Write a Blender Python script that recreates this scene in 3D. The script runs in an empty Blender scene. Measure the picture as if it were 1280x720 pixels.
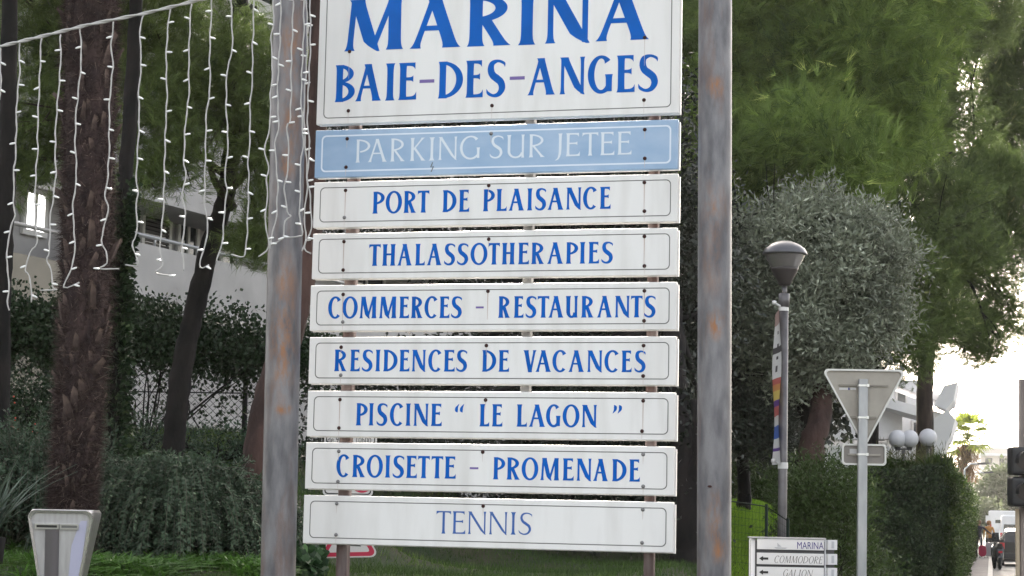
import bpy, bmesh, math, random
import numpy as np
from mathutils import Vector, Matrix
R_ = math.radians
random.seed(7); rng = np.random.default_rng(11)
sc = bpy.context.scene
C = sc.collection
# ------------------------------------------------------------------ camera
H = 2.0; F = 2497.36; PITCH = 0.108746; ROLL = 0.020649
fw = np.array([0, math.cos(PITCH), math.sin(PITCH)]); r0 = np.array([1., 0, 0]); u0 = np.cross(r0, fw)
rt = math.cos(ROLL)*r0 + math.sin(ROLL)*u0; up = -math.sin(ROLL)*r0 + math.cos(ROLL)*u0
cam_d = bpy.data.cameras.new('camera'); cam = bpy.data.objects.new('camera', cam_d); C.objects.link(cam)
cam_d.sensor_width = 36; cam_d.lens = 36*F/1280; cam_d.clip_end = 3000; cam_d.clip_start = .1
M = Matrix.Identity(4)
for i in range(3):
    M[i][0] = rt[i]; M[i][1] = up[i]; M[i][2] = -fw[i]
M[2][3] = H
cam.matrix_world = M
sc.camera = cam
# ------------------------------------------------------------------ light
SUN_AZ, SUN_EL = R_(-2), R_(25)          # azimuth to the right of +Y
w = bpy.data.worlds.new('World'); sc.world = w; w.use_nodes = True
nt = w.node_tree; bg = nt.nodes['Background']
sky = nt.nodes.new('ShaderNodeTexSky'); sky.sky_type = 'NISHITA'; sky.sun_disc = False
sky.sun_elevation = SUN_EL; sky.sun_rotation = SUN_AZ
sky.air_density = 1.0; sky.dust_density = 4.0; sky.ozone_density = 0.6
hs = nt.nodes.new('ShaderNodeHueSaturation'); hs.inputs['Saturation'].default_value = .42      # thin high haze whitens the sky
tint = nt.nodes.new('ShaderNodeMixRGB'); tint.blend_type = 'MULTIPLY'; tint.inputs[0].default_value = 1; tint.inputs[2].default_value = (1.055, 1.0, .94, 1)
nt.links.new(sky.outputs[0], hs.inputs['Color']); nt.links.new(hs.outputs[0], tint.inputs[1]); nt.links.new(tint.outputs[0], bg.inputs[0]); bg.inputs[1].default_value = 0.15
sl = bpy.data.lights.new('sun', 'SUN'); sl.energy = 3.2; sl.angle = R_(0.6); sl.color = (1, .93, .82)
so = bpy.data.objects.new('sun', sl); C.objects.link(so)
sd = Vector((math.sin(SUN_AZ)*math.cos(SUN_EL), math.cos(SUN_AZ)*math.cos(SUN_EL), math.sin(SUN_EL)))
so.rotation_euler = sd.to_track_quat('Z', 'Y').to_euler(); so.location = (20, 30, 40)
sc.view_settings.view_transform = 'Standard'; sc.view_settings.look = 'None'
sc.view_settings.exposure = 2.22; sc.view_settings.gamma = 1
sc.cycles.max_bounces = 8; sc.cycles.transparent_max_bounces = 8
HAZE = 0.00016
# ------------------------------------------------------------------ placing
def ray(px, py):
    d = fw + rt*(px-640)/F - up*(py-360)/F
    return d
def at(px, py, D):
    d = ray(px, py); k = D/d[1]
    return Vector((d[0]*k, D, H+d[2]*k))
# ------------------------------------------------------------------ helpers
def tag(o, label=None, cat=None, group=None, kind=None):
    if label: o['label'] = label
    if cat: o['category'] = cat
    if group: o['group'] = group
    if kind: o['kind'] = kind
    return o
def thing(name, label, cat, loc=(0, 0, 0), group=None, rotz=0):
    o = bpy.data.objects.new(name, None); C.objects.link(o); o.location = loc; o.rotation_euler = (0, 0, rotz)
    o.empty_display_size = .1
    return tag(o, label, cat, group)
def link(name, me, parent=None, m=None, local=False):
    """mesh data given in world space unless local; parented without moving"""
    o = bpy.data.objects.new(name, me); C.objects.link(o)
    if m is not None and not me.materials: me.materials.append(m)
    if parent is not None:
        o.parent = parent
        if not local: o.matrix_parent_inverse = wm(parent).inverted()
    return o
def wm(o):
    m = Matrix.LocRotScale(o.location, o.rotation_euler.to_quaternion(), o.scale)
    if o.parent: m = wm(o.parent) @ o.matrix_parent_inverse @ m
    return m
class MB:
    def __init__(s): s.v = []; s.f = []; s.mi = []; s.smooth = []
    def add(s, vs, fs, mi=0, smooth=False):
        n = len(s.v); s.v += [tuple(v) for v in vs]
        for f in fs: s.f.append(tuple(i+n for i in f)); s.mi.append(mi); s.smooth.append(smooth)
        return s
    def box(s, c, d, rz=0, mi=0, mat=None):
        c = Vector(c); vs = []
        rot = Matrix.Rotation(rz, 3, 'Z') if mat is None else mat
        for z in (-1, 1):
            for x, y in ((-1, -1), (1, -1), (1, 1), (-1, 1)):
                vs.append(c + rot @ Vector((x*d[0]/2, y*d[1]/2, z*d[2]/2)))
        return s.add(vs, [(3, 2, 1, 0), (4, 5, 6, 7), (0, 1, 5, 4), (1, 2, 6, 5), (2, 3, 7, 6), (3, 0, 4, 7)], mi)
    def tube(s, pts, rad, n=8, mi=0, cap=True, smooth=True, wob=0):
        pts = [Vector(p) for p in pts]
        if not hasattr(rad, '__len__'): rad = [rad]*len(pts)
        vs = []; fs = []
        t = (pts[1]-pts[0]).normalized(); ref = Vector((0, 0, 1)) if abs(t.z) < .9 else Vector((0, 1, 0))
        a = t.cross(ref).normalized()
        for i, p in enumerate(pts):
            t = (pts[min(i+1, len(pts)-1)]-pts[max(i-1, 0)]).normalized()
            a = (a - t*a.dot(t)).normalized(); b = t.cross(a)
            for k in range(n):
                an = 2*math.pi*k/n; rr = rad[i]*(1+(random.uniform(-wob, wob) if wob else 0))
                vs.append(p + (a*math.cos(an)+b*math.sin(an))*rr)
        for i in range(len(pts)-1):
            for k in range(n):
                fs.append((i*n+k, i*n+(k+1) % n, (i+1)*n+(k+1) % n, (i+1)*n+k))
        s.add(vs, fs, mi, smooth)
        if cap:
            m = len(pts)-1
            n0 = len(s.v)-len(vs)
            s.f.append(tuple(n0+k for k in reversed(range(n)))); s.mi.append(mi); s.smooth.append(False)
            s.f.append(tuple(n0+m*n+k for k in range(n))); s.mi.append(mi); s.smooth.append(False)
        return s
    def lathe(s, prof, c=(0, 0, 0), n=24, mi=0, smooth=True):
        vs = []; fs = []
        for r, z in prof:
            for k in range(n):
                a = 2*math.pi*k/n; vs.append((c[0]+r*math.cos(a), c[1]+r*math.sin(a), c[2]+z))
        for i in range(len(prof)-1):
            for k in range(n): fs.append((i*n+k, i*n+(k+1) % n, (i+1)*n+(k+1) % n, (i+1)*n+k))
        return s.add(vs, fs, mi, smooth)
    def prism(s, poly, ax, ay, az, o, d, mi=0):
        """2D poly in (ax,ay) from origin o, thickness d along az"""
        o = Vector(o); ax = Vector(ax); ay = Vector(ay); az = Vector(az); n = len(poly)
        vs = [o+ax*p[0]+ay*p[1] for p in poly]+[o+ax*p[0]+ay*p[1]+az*d for p in poly]
        fs = [tuple(reversed(range(n))), tuple(range(n, 2*n))]+[(i, (i+1) % n, n+(i+1) % n, n+i) for i in range(n)]
        return s.add(vs, fs, mi)
    def mesh(s, name, mats):
        me = bpy.data.meshes.new(name); me.from_pydata(s.v, [], s.f)
        if not isinstance(mats, (list, tuple)): mats = [mats]
        for m in mats: me.materials.append(m)
        me.polygons.foreach_set('material_index', s.mi); me.polygons.foreach_set('use_smooth', s.smooth)
        me.update(); return me
    def build(s, name, mats, parent=None, local=False):
        return link(name, s.mesh(name, mats), parent, None, local)
def bevel(o, wd=.004, seg=2):
    me = o.data; bm = bmesh.new(); bm.from_mesh(me)
    bmesh.ops.remove_doubles(bm, verts=bm.verts, dist=1e-5)
    es = [e for e in bm.edges if len(e.link_faces) == 2 and e.calc_face_angle(0) > .5]
    bmesh.ops.bevel(bm, geom=es, offset=wd, segments=seg, affect='EDGES', profile=.6)
    bm.to_mesh(me); bm.free(); return o
def rrect(x0, y0, x1, y1, r, n=6):
    out = []
    for cx, cy, a0 in ((x1-r, y1-r, 0), (x0+r, y1-r, 90), (x0+r, y0+r, 180), (x1-r, y0+r, 270)):
        for k in range(n+1):
            a = R_(a0+90*k/n); out.append((cx+r*math.cos(a), cy+r*math.sin(a)))
    return out
# ------------------------------------------------------------------ materials
def mat(name, col, rough=.7, metal=0, col2=None, scale=8, stretch=(1, 1, 1), detail=6, bump=0, bscale=None, spec=.4, lo=.35, hi=.65, emit=None, alpha=None, trans=0):
    m = bpy.data.materials.new(name); m.use_nodes = True; n = m.node_tree; b = n.nodes['Principled BSDF']
    b.inputs['Base Color'].default_value = (*col, 1); b.inputs['Roughness'].default_value = rough
    b.inputs['Metallic'].default_value = metal; b.inputs['Specular IOR Level'].default_value = spec
    if trans: b.inputs['Transmission Weight'].default_value = trans
    if col2 is not None or bump:
        tc = n.nodes.new('ShaderNodeTexCoord'); mp = n.nodes.new('ShaderNodeMapping'); mp.inputs['Scale'].default_value = stretch
        n.links.new(tc.outputs['Object'], mp.inputs[0])
        nz = n.nodes.new('ShaderNodeTexNoise'); nz.inputs['Scale'].default_value = scale; nz.inputs['Detail'].default_value = detail
        n.links.new(mp.outputs[0], nz.inputs['Vector'])
    if col2 is not None:
        rp = n.nodes.new('ShaderNodeValToRGB'); rp.color_ramp.elements[0].position = lo; rp.color_ramp.elements[1].position = hi
        rp.color_ramp.elements[0].color = (*col, 1); rp.color_ramp.elements[1].color = (*col2, 1)
        n.links.new(nz.outputs['Fac'], rp.inputs[0]); n.links.new(rp.outputs[0], b.inputs['Base Color'])
    if bump:
        n2 = n.nodes.new('ShaderNodeTexNoise'); n2.inputs['Scale'].default_value = bscale or scale*3; n2.inputs['Detail'].default_value = 8
        n.links.new(mp.outputs[0], n2.inputs['Vector'])
        bp = n.nodes.new('ShaderNodeBump'); bp.inputs['Strength'].default_value = bump; bp.inputs['Distance'].default_value = .02
        n.links.new(n2.outputs['Fac'], bp.inputs['Height']); n.links.new(bp.outputs[0], b.inputs['Normal'])
    if emit: b.inputs['Emission Color'].default_value = (*emit[0], 1); b.inputs['Emission Strength'].default_value = emit[1]
    return m
def leafmat(name, ca, cb, cc=None, rough=.55, trans=.3, spec=.25):
    """colour runs over the per-leaf attribute 'tone'"""
    m = bpy.data.materials.new(name); m.use_nodes = True; n = m.node_tree; n.nodes.clear()
    out = n.nodes.new('ShaderNodeOutputMaterial'); at_ = n.nodes.new('ShaderNodeAttribute'); at_.attribute_name = 'tone'
    rp = n.nodes.new('ShaderNodeValToRGB'); rp.color_ramp.elements[0].color = (*ca, 1); rp.color_ramp.elements[1].color = (*cb, 1)
    if cc is not None: e = rp.color_ramp.elements.new(.93); rp.color_ramp.elements[1].color = (*cb, 1); e.color = (*cb, 1); rp.color_ramp.elements[-1].color = (*cc, 1)
    n.links.new(at_.outputs['Fac'], rp.inputs[0])
    p = n.nodes.new('ShaderNodeBsdfPrincipled'); p.inputs['Roughness'].default_value = rough; p.inputs['Specular IOR Level'].default_value = spec
    t = n.nodes.new('ShaderNodeBsdfTranslucent'); mx = n.nodes.new('ShaderNodeMixShader'); mx.inputs[0].default_value = trans
    n.links.new(rp.outputs[0], p.inputs['Base Color']); n.links.new(rp.outputs[0], t.inputs['Color'])
    n.links.new(p.outputs[0], mx.inputs[1]); n.links.new(t.outputs[0], mx.inputs[2]); n.links.new(mx.outputs[0], out.inputs[0])
    return m
def polemat(name, blobs):
    m = mat(name, (.098, .096, .106), .45, .4, (.20, .196, .206), 5, (3.5, 3.5, 1.0), 10, .15, 70)
    n = m.node_tree; b = n.nodes['Principled BSDF']; base = b.inputs['Base Color'].links[0].from_socket
    tc = [x for x in n.nodes if x.type == 'TEX_COORD'][0]
    nz = n.nodes.new('ShaderNodeTexNoise'); nz.inputs['Scale'].default_value = 3.2; nz.inputs['Detail'].default_value = 9; nz.inputs['Roughness'].default_value = .65
    mp = n.nodes.new('ShaderNodeMapping'); mp.inputs['Scale'].default_value = (2.5, 2.5, .55); n.links.new(tc.outputs['Object'], mp.inputs[0]); n.links.new(mp.outputs[0], nz.inputs['Vector'])
    rp = n.nodes.new('ShaderNodeValToRGB'); rp.color_ramp.elements[0].position = .52; rp.color_ramp.elements[1].position = .72
    n.links.new(nz.outputs['Fac'], rp.inputs[0])
    mx = n.nodes.new('ShaderNodeMixRGB'); mx.inputs[2].default_value = (.15, .098, .082, 1)
    n.links.new(rp.outputs[0], mx.inputs[0]); n.links.new(base, mx.inputs[1]); cur = mx.outputs[0]
    nb_ = n.nodes.new('ShaderNodeTexNoise'); nb_.inputs['Scale'].default_value = 26; nb_.inputs['Detail'].default_value = 10; nb_.inputs['Roughness'].default_value = .75
    mpb = n.nodes.new('ShaderNodeMapping'); mpb.inputs['Scale'].default_value = (1, 1, .35); n.links.new(tc.outputs['Object'], mpb.inputs[0]); n.links.new(mpb.outputs[0], nb_.inputs['Vector'])
    brk = n.nodes.new('ShaderNodeMapRange'); brk.inputs[1].default_value = .42; brk.inputs[2].default_value = .62; n.links.new(nb_.outputs['Fac'], brk.inputs[0])
    # rust stains: soft ellipsoids in object space, broken up by noise
    for (x, y, z, rx, rz, s) in blobs:
        m2 = n.nodes.new('ShaderNodeMapping'); m2.inputs['Location'].default_value = (-x/rx, -y/rx, -z/rz); m2.inputs['Scale'].default_value = (1/rx, 1/rx, 1/rz)
        n.links.new(tc.outputs['Object'], m2.inputs[0])
        g = n.nodes.new('ShaderNodeTexGradient'); g.gradient_type = 'SPHERICAL'
        n.links.new(m2.outputs[0], g.inputs[0])
        a = n.nodes.new('ShaderNodeMath'); a.operation = 'MULTIPLY'; n.links.new(g.outputs['Fac'], a.inputs[0]); n.links.new(brk.outputs[0], a.inputs[1])
        a2 = n.nodes.new('ShaderNodeMath'); a2.operation = 'MULTIPLY'; a2.use_clamp = True; a2.inputs[1].default_value = 1.3*s; n.links.new(a.outputs[0], a2.inputs[0])
        mm = n.nodes.new('ShaderNodeMixRGB'); mm.inputs[2].default_value = (.26, .125, .062, 1)
        n.links.new(a2.outputs[0], mm.inputs[0]); n.links.new(cur, mm.inputs[1]); cur = mm.outputs[0]
    n.links.new(cur, b.inputs['Base Color'])
    return m
MW = mat('panel_white', (.76, .755, .745), .38, 0, (.63, .62, .60), 5, (2.2, 2.2, .35), 9, bump=.03, bscale=2, spec=.4, lo=.45, hi=.85)
MBL = mat('panel_blue', (.25, .385, .57), .45, 0, (.35, .475, .64), 4, (1, 1, 2), 7, spec=.5)
MLET = mat('lettering_blue', (.001, .095, .42), .55, 0, (.003, .115, .50), 6, spec=.12)
MLETL = mat('lettering_blue_faded', (.012, .10, .38), .45, 0, (.05, .12, .36), 12)
MLETW = mat('lettering_pale', (.66, .73, .80), .5)
MDASH = mat('dash_violet', (.16, .11, .33), .5)
MLINE = mat('border_grey', (.13, .13, .125), .5)
MLINEW = mat('border_pale', (.68, .76, .86), .5)
MBOLT = mat('bolt_rusty', (.02, .012, .012), .6, .3, (.07, .02, .015), 90)
MBOLTG = mat('bolt_grey', (.2, .2, .2), .5, .5)
MSTREAK = mat('rust_streak', (.56, .50, .47), .5)
MSTREAKR = mat('rust_streak_red', (.44, .29, .25), .5)
MPOST = mat('sign_post_steel', (.10, .10, .10), .6, .3, (.18, .18, .18), 9, (1, 1, .4), bump=.1)
MPOSTR = mat('sign_post_rust', (.075, .045, .04), .7, .2, (.16, .13, .125), 7, (2, 2, .35), bump=.15, lo=.42, hi=.62)
MGALV = mat('galvanised', (.30, .31, .32), .45, .5, (.38, .39, .40), 12, (1, 1, .3))
MDARK = mat('dark_metal', (.035, .033, .038), .45, .3)
MWIRE = mat('white_wire', (.42, .41, .40), .5)
MBULB = mat('bulb', (.85, .85, .84), .3)
# ------------------------------------------------------------------ terrain
UX, UY = math.sin(R_(13.55)), math.cos(R_(13.55))      # street direction
def lat(x, y): return x*UY - y*UX                       # lateral, + to the right of the street line
ctrl = []
for px, py, D in [(600, 722, 16), (600, 694, 23), (500, 712, 18), (800, 704, 20), (860, 716, 16), (420, 712, 15), (700, 716, 18),
                  (270, 704, 12.5), (250, 650, 15), (250, 570, 19), (250, 538, 21.3), (100, 700, 12), (100, 566, 18), (50, 538, 21), (330, 610, 17), (400, 560, 21),
                  (945, 700, 17.5), (945, 655, 21), (940, 626, 24.5), (1010, 640, 24), (1060, 712, 17)]:
    p = at(px, py, D); ctrl.append((p.x, p.y, p.z))
for x, y, h in [(-9, 26, 3.2), (-5, 34, 3.2), (0, 34, 2.0), (4, 40, 1.6), (0, 60, 1.5), (-20, 60, 3), (-30, 20, 3.2), (-6, 8, .3), (-2, 8, .3), (0, 8, .3), (2, 8, .2), (-2, 11, .75), (0, 11.5, .8), (1.2, 12, .7), (-12, 8, .5), (0, 0, 0), (-8, 0, 0), (10, 60, .8)]:
    ctrl.append((x, y, h))
ctrl = np.array(ctrl)
def hgt(x, y):
    x = np.asarray(x, float); y = np.asarray(y, float)
    d2 = (x[..., None]-ctrl[:, 0])**2+(y[..., None]-ctrl[:, 1])**2+.15
    wt = d2**-1.9
    h = (wt*ctrl[:, 2]).sum(-1)/wt.sum(-1)
    s = np.clip((-lat(x, y)-1.25)/1.6, 0, 1); s = s*s*(3-2*s)
    far = np.clip((np.hypot(x, y)-120)/200, 0, 1)
    return h*s*(1-far) - .02
def hz(x, y): return float(hgt(np.array(x), np.array(y)))
xs = np.concatenate([[-1500, -600, -250, -120, -60, -35], np.arange(-20, 12, .3), np.arange(12, 46, .6), [60, 120, 250, 600, 1500]])
ys = np.concatenate([[-1500, -300, -60, -10], np.arange(0, 34, .3), np.arange(34, 150, 1.6), [160, 220, 320, 500, 900, 1500]])
gx, gy = np.meshgrid(xs, ys); gz = hgt(gx, gy)
nx, ny = len(xs), len(ys)
vv = np.stack([gx, gy, gz], -1).reshape(-1, 3)
ff = [(j*nx+i, j*nx+i+1, (j+1)*nx+i+1, (j+1)*nx+i) for j in range(ny-1) for i in range(nx-1)]
me = bpy.data.meshes.new('ground'); me.from_pydata(vv.tolist(), [], ff); me.polygons.foreach_set('use_smooth', [True]*len(ff)); me.update()
MGR = mat('soil_and_turf', (.018, .034, .011), .95, 0, (.045, .042, .022), 2.2, bump=.5, bscale=40)
tag(link('ground', me, None, MGR), kind='structure')
# street: pavement, kerb, road
def strip(name, l0, l1, z0, z1, m, t0=-20, t1=600, n=40):
    b = MB(); vs = []; fs = []
    ts = [t0+(t1-t0)*(k/n)**1.6 for k in range(n+1)]
    for t in ts:
        for l, z in ((l0, z0), (l0, z1), (l1, z1), (l1, z0)):
            vs.append((l*UY+t*UX, -l*UX+t*UY, z))
    for k in range(n):
        for q in range(3): fs.append((k*4+q, (k+1)*4+q, (k+1)*4+q+1, k*4+q+1))
    b.add(vs, fs); return tag(b.build(name, m), kind='structure')
MPAV = mat('pavement', (.11, .10, .10), .85, 0, (.16, .148, .145), 2, bump=.2, bscale=60)
MROAD = mat('asphalt', (.045, .045, .047), .85, 0, (.06, .06, .06), 3, bump=.3, bscale=90)
MKERB = mat('kerb_stone', (.38, .37, .35), .8, 0, (.30, .29, .28), 5, bump=.2)
strip('pavement', -1.25, -.14, -.1, .12, MPAV)
strip('kerb', -.136, .02, -.1, .126, MKERB)
strip('road', .024, 9.0, -.1, .004, MROAD)
MPAINT = mat('road_paint', (.7, .7, .68), .7)
bmk = MB()
for k in range(40):
    t = 6+k*6
    vs = [(l*UY+tt*UX, -l*UX+tt*UY, .009) for l, tt in ((4.4, t), (4.55, t), (4.55, t+3), (4.4, t+3))]
    bmk.add(vs, [(0, 1, 2, 3)])
tag(bmk.build('road_markings', MPAINT), kind='structure')
# ------------------------------------------------------------------ glyphs
def g_stem(x, wt, y0=0, y1=1, fl=.045, f0=1, f1=1, n=14, dx=0):
    L, Rr = [], []
    for i in range(n+1):
        t = .5-.5*math.cos(math.pi*i/n); y = y0+(y1-y0)*t
        hw = wt/2+fl*(f0*math.exp(-abs(y-y0)/.055)+f1*math.exp(-abs(y1-y)/.055))
        xx = x+dx*t; L.append((xx-hw, y)); Rr.append((xx+hw, y))
    return (L, Rr)
def g_diag(x0, y0, x1, y1, wt, fl=.04, f0=1, f1=1, n=14, tip=0):
    L, Rr = [], []
    for i in range(n+1):
        t = .5-.5*math.cos(math.pi*i/n); y = y0+(y1-y0)*t; ln = abs(y1-y0)
        hw = wt/2+fl*(f0*math.exp(-t*ln/.055)+f1*math.exp(-(1-t)*ln/.055))
        x = x0+(x1-x0)*t; k_ = tip*max(0, (t-.80)/.20)**1.5; L.append((x-hw+2*hw*k_, y)); Rr.append((x+hw, y))
    return (L, Rr)
def g_bar(x0, x1, yb, yt, fb=0, ft=0, side=1, n=10, tail=.10):
    """bar whose free end (side=1 right) flares: fb downwards, ft upwards"""
    L, Rr = [], []
    for i in range(n+1):
        t = i/n; x = x0+(x1-x0)*t; d = (x1-x) if side > 0 else (x-x0)
        e = math.exp(-d/(tail*.45)); L.append((x, yb-fb*e)); Rr.append((x, yt+ft*e))
    return (L, Rr)
def g_arc(cx, cy, rx, ry, a0, a1, ws, wt, f0=0, f1=0, n=26):
    L, Rr = [], []
    for i in range(n+1):
        t = i/n; a = R_(a0+(a1-a0)*t)
        e = f0*math.exp(-t/.09)+f1*math.exp(-(1-t)/.09)
        co, s_ = math.cos(a), math.sin(a)
        L.append((cx+rx*co, cy+ry*s_)); Rr.append((cx+(rx-ws-e)*co, cy+(ry-wt-e)*s_))
    return (L, Rr)
def g_spline(P, W, n=40, cuts=None):
    P = np.array(P, float); k = len(P); pts = []; ws = []
    Q = np.vstack([2*P[0]-P[1], P, 2*P[-1]-P[-2]]); WW = np.array([W[0], *W, W[-1]])
    for i in range(n+1):
        u = i/n*(k-1); j = min(int(u), k-2); f = u-j
        a, b, c, d = Q[j], Q[j+1], Q[j+2], Q[j+3]
        pts.append(.5*(2*b+(c-a)*f+(2*a-5*b+4*c-d)*f*f+(3*b-3*c+d-a)*f**3))
        ws.append(WW[j+1]*(1-f)+WW[j+2]*f)
    pts = np.array(pts); T = np.gradient(pts, axis=0); T /= np.linalg.norm(T, axis=1)[:, None]; Nn = np.stack([-T[:, 1], T[:, 0]], 1)
    hw = np.array(ws)[:, None]/2
    return ((pts+Nn*hw).tolist(), (pts-Nn*hw).tolist())
def glyph(ch, w, s, th, fl):
    """strips for one capital: w width, s stem, th thin stroke (cap height = 1)"""
    e = fl
    sx = s/2+e
    if ch == 'I': return [g_stem(w/2, min(s, w*.66), fl=max(.01, (w-min(s, w*.66))/2))]
    if ch == 'L': return [g_stem(sx, s, fl=e), g_bar(sx, w, .0, th, 0, .13)]
    if ch == 'E': return [g_stem(sx, s, fl=e), g_bar(sx, w*.92, 1-th, 1, .10, 0), g_bar(sx, w*.82, .52, .52+th, .05, .05, tail=.08), g_bar(sx, w, 0, th, 0, .13)]
    if ch == 'T': return [g_stem(w/2, s, fl=e, f1=0), g_bar(w/2, w, 1-th, 1, .10, 0), g_bar(0, w/2, 1-th, 1, .10, 0, side=-1)]
    if ch == 'H': return [g_stem(sx, s, fl=e), g_stem(w-sx, s, fl=e), g_bar(sx, w-sx, .48, .48+th)]
    if ch == 'N':
        t2 = th*1.05
        return [g_stem(t2/2+e, t2, fl=e, f1=.2), g_diag(t2*.2+s*.55, 1, w-s*.5, -.02, s*1.12, fl=e*.8, f0=.6, f1=0, tip=.75), g_stem(w-t2/2-e*.5, t2, fl=e*.8, f0=0)]
    if ch == 'M':
        t2 = th*1.1; q = w*.5
        return [g_diag(t2/2+e, 0, w*.16, 1, t2, fl=e, f1=.2), g_diag(w*.12+s*.42, 1, q-s*.05, -.02, s*1.05, fl=e, f0=.5, f1=0, tip=.8),
                g_diag(q+s*.02, .10, w*.80, 1, t2, fl=e, f0=0, f1=.3), g_diag(w-s*.52-e, 0, w*.84, 1, s, fl=e, f1=.3)]
    if ch == 'A':
        t2 = th*1.15; c = w*.47
        xr = w-s/2-e
        return [g_diag(t2/2+e, 0, c, 1, t2, fl=e*1.1, f1=.6), g_diag(xr, 0, c, 1, s*1.05, fl=e, f1=.3), g_bar(w*.27, w*.74, .34, .34+th*.9)]
    if ch == 'V':
        t2 = th*1.15; c = w*.53
        return [g_diag(s/2+e, 1, c, -.02, s*1.05, fl=e, f1=.0), g_diag(w-t2/2-e, 1, c+.02, .0, t2, fl=e, f1=0)]
    if ch == 'U':
        t2 = max(th*1.3, s*.62)
        return [g_stem(sx, s, .28, 1, fl=e, f0=0), g_stem(w-t2/2-e, t2, .0, 1, fl=e*.9, f0=.6),
                g_arc((e+w-e)/2, .30, (w-2*e)/2, .32, 180, 345, s, th*1.1)]
    if ch == 'O': return [g_arc(w/2, .5, w/2, .52, 0, 360, s, th*1.0, n=40)]
    if ch == 'C': return [g_arc(w*.56, .5, w*.56, .52, 42, 200, s, th, f0=.05), g_arc(w*.56, .5, w*.56, .52, 200, 312, s, th, f1=.03)]
    if ch == 'G': return [g_arc(w*.54, .5, w*.54, .52, 48, 200, s, th, f0=.05), g_arc(w*.54, .5, w*.54, .52, 200, 318, s, th*1.2), g_stem(w-s*.5-e*.3, s*.92, .04, .50, fl=e*.8, f0=.0)]
    if ch == 'D': return [g_stem(sx, s, fl=e), g_arc(sx, .5, w-sx, .5, -90, 90, s*1.05, th)]
    if ch == 'P': return [g_stem(sx, s, fl=e, f1=.4), g_arc(sx, .71, w-sx, .29, -78, 90, s*.95, th)]
    if ch == 'B': return [g_stem(sx, s, fl=e), g_arc(sx, .755, (w-sx)*.9, .245, -90, 90, s*.9, th), g_arc(sx, .275, w-sx, .275, -90, 90, s, th)]
    if ch == 'R': return [g_stem(sx, s, fl=e, f1=.5), g_arc(sx, .73, (w-sx)*.88, .27, -90, 90, s*.95, th), g_diag(w-s*.6-e*.6, 0, sx+s*.75, .50, s*.95, fl=e, f1=0)]
    if ch == 'K': return [g_stem(sx, s, fl=e), g_diag(sx+s*.3, .47, w*.84, 1, th*1.2, fl=e, f0=0), g_diag(w-s*.55-e*.4, 0, sx+s*.7, .58, s*1.05, fl=e, f1=0)]
    if ch == 'J': return [g_spline([(w*.0, -.16), (w*.38, -.08), (w*.6, .1), (w*.66, .35), (w*.66, .7), (w*.68, .96)], [.02, th, s*.9, s, s, s]), g_stem(w*.67, s, .7, 1, fl=e, f0=0)]
    if ch == 'S':
        return [g_spline([(w*.95, .80), (w*.90, .90), (w*.60, .965), (w*.30, .90), (w*.20+s*.1, .74), (w*.33, .59), (w*.55, .49), (w*.76, .38), (w*.82, .22), (w*.66, .07), (w*.38, .03), (w*.12, .10), (w*.03, .21)],
                         [.005, th*.9, th*.85, s*.8, s, s*1.05, s*1.1, s*1.05, s*.98, s*.72, th*.95, th, .01], 52)]
    if ch == '-': return [g_bar(0, w, .44, .53)]
    if ch in '“”':
        out = []
        for q in (0, .58):
            x0 = q*w
            if ch == '”': out.append(g_spline([(x0+w*.2, 1.0), (x0+w*.34, .92), (x0+w*.34, .80), (x0+w*.05, .62)], [.02, .15, .13, .01], 14))
            else: out.append(g_spline([(x0+w*.2, .62), (x0+w*.06, .70), (x0+w*.08, .82), (x0+w*.36, 1.0)], [.02, .15, .13, .01], 14))
        return out
    return []
# ------------------------------------------------------------------ the main signboard
YAW = -0.26863143; SO = np.array([-1.08419179, 10.7181985, H]); SU = np.array([math.cos(YAW), math.sin(YAW), 0]); SN = np.array([math.sin(YAW), -math.cos(YAW), 0])  # towards viewer
def uv(px, py):
    d = ray(px, py); k = ((SO-np.array([0, 0, H]))@SN)/(d@SN)
    p = np.array([0, 0, H])+d*k
    return float((p-SO)@SU), float(p[2])
def suv(u, z, off=0): return Vector(SO*np.array([1, 1, 0])+SU*u+SN*off+np.array([0, 0, z]))
def pstr(mb, strips, x0, z0, cw, off):
    """strips -> mesh on the sign plane, scale cw = cap height"""
    for i, (L, Rr) in enumerate(strips):
        o = off+.0003*i
        n = len(L); vs = [suv(x0+p[0]*cw, z0+p[1]*cw, o) for p in L]+[suv(x0+p[0]*cw, z0+p[1]*cw, o) for p in Rr]
        mb.add(vs, [(k, n+k, n+k+1, k+1) for k in range(n-1)])
def ring_on_sign(mb, poly_o, poly_i, off):
    n = len(poly_o); vs = [suv(a, b, off) for a, b in poly_o]+[suv(a, b, off) for a, b in poly_i]
    mb.add(vs, [(k, (k+1) % n, n+(k+1) % n, n+k) for k in range(n)])
PANELS = [
 dict(c=((401.5, -44), (395.3, 155.6), (850.8, -62), (848, 141.5))),
 dict(c=((394.2, 163.9), (393.5, 221.2), (847.6, 148.3), (847.4, 211.9))),
 dict(c=((392.4, 228.7), (391.6, 284.8), (847.6, 216.4), (846.9, 276.9))),
 dict(c=((391.3, 292.8), (389.4, 348.5), (846.2, 284), (846, 344.2))),
 dict(c=((388.5, 357.1), (386.8, 413), (846, 352), (845.3, 412.6))),
 dict(c=((387.1, 421.6), (385.3, 479.8), (845.2, 420.5), (844.9, 481.3))),
 dict(c=((384.8, 488.4), (383.3, 545.4), (844.6, 490.7), (843.8, 550.5))),
 dict(c=((382.7, 552.8), (380.9, 610.6), (843.4, 558.3), (842.3, 619.6))),
 dict(c=((380.2, 618.8), (378.2, 679), (842.0, 627.8), (841.5, 691)))]
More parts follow.
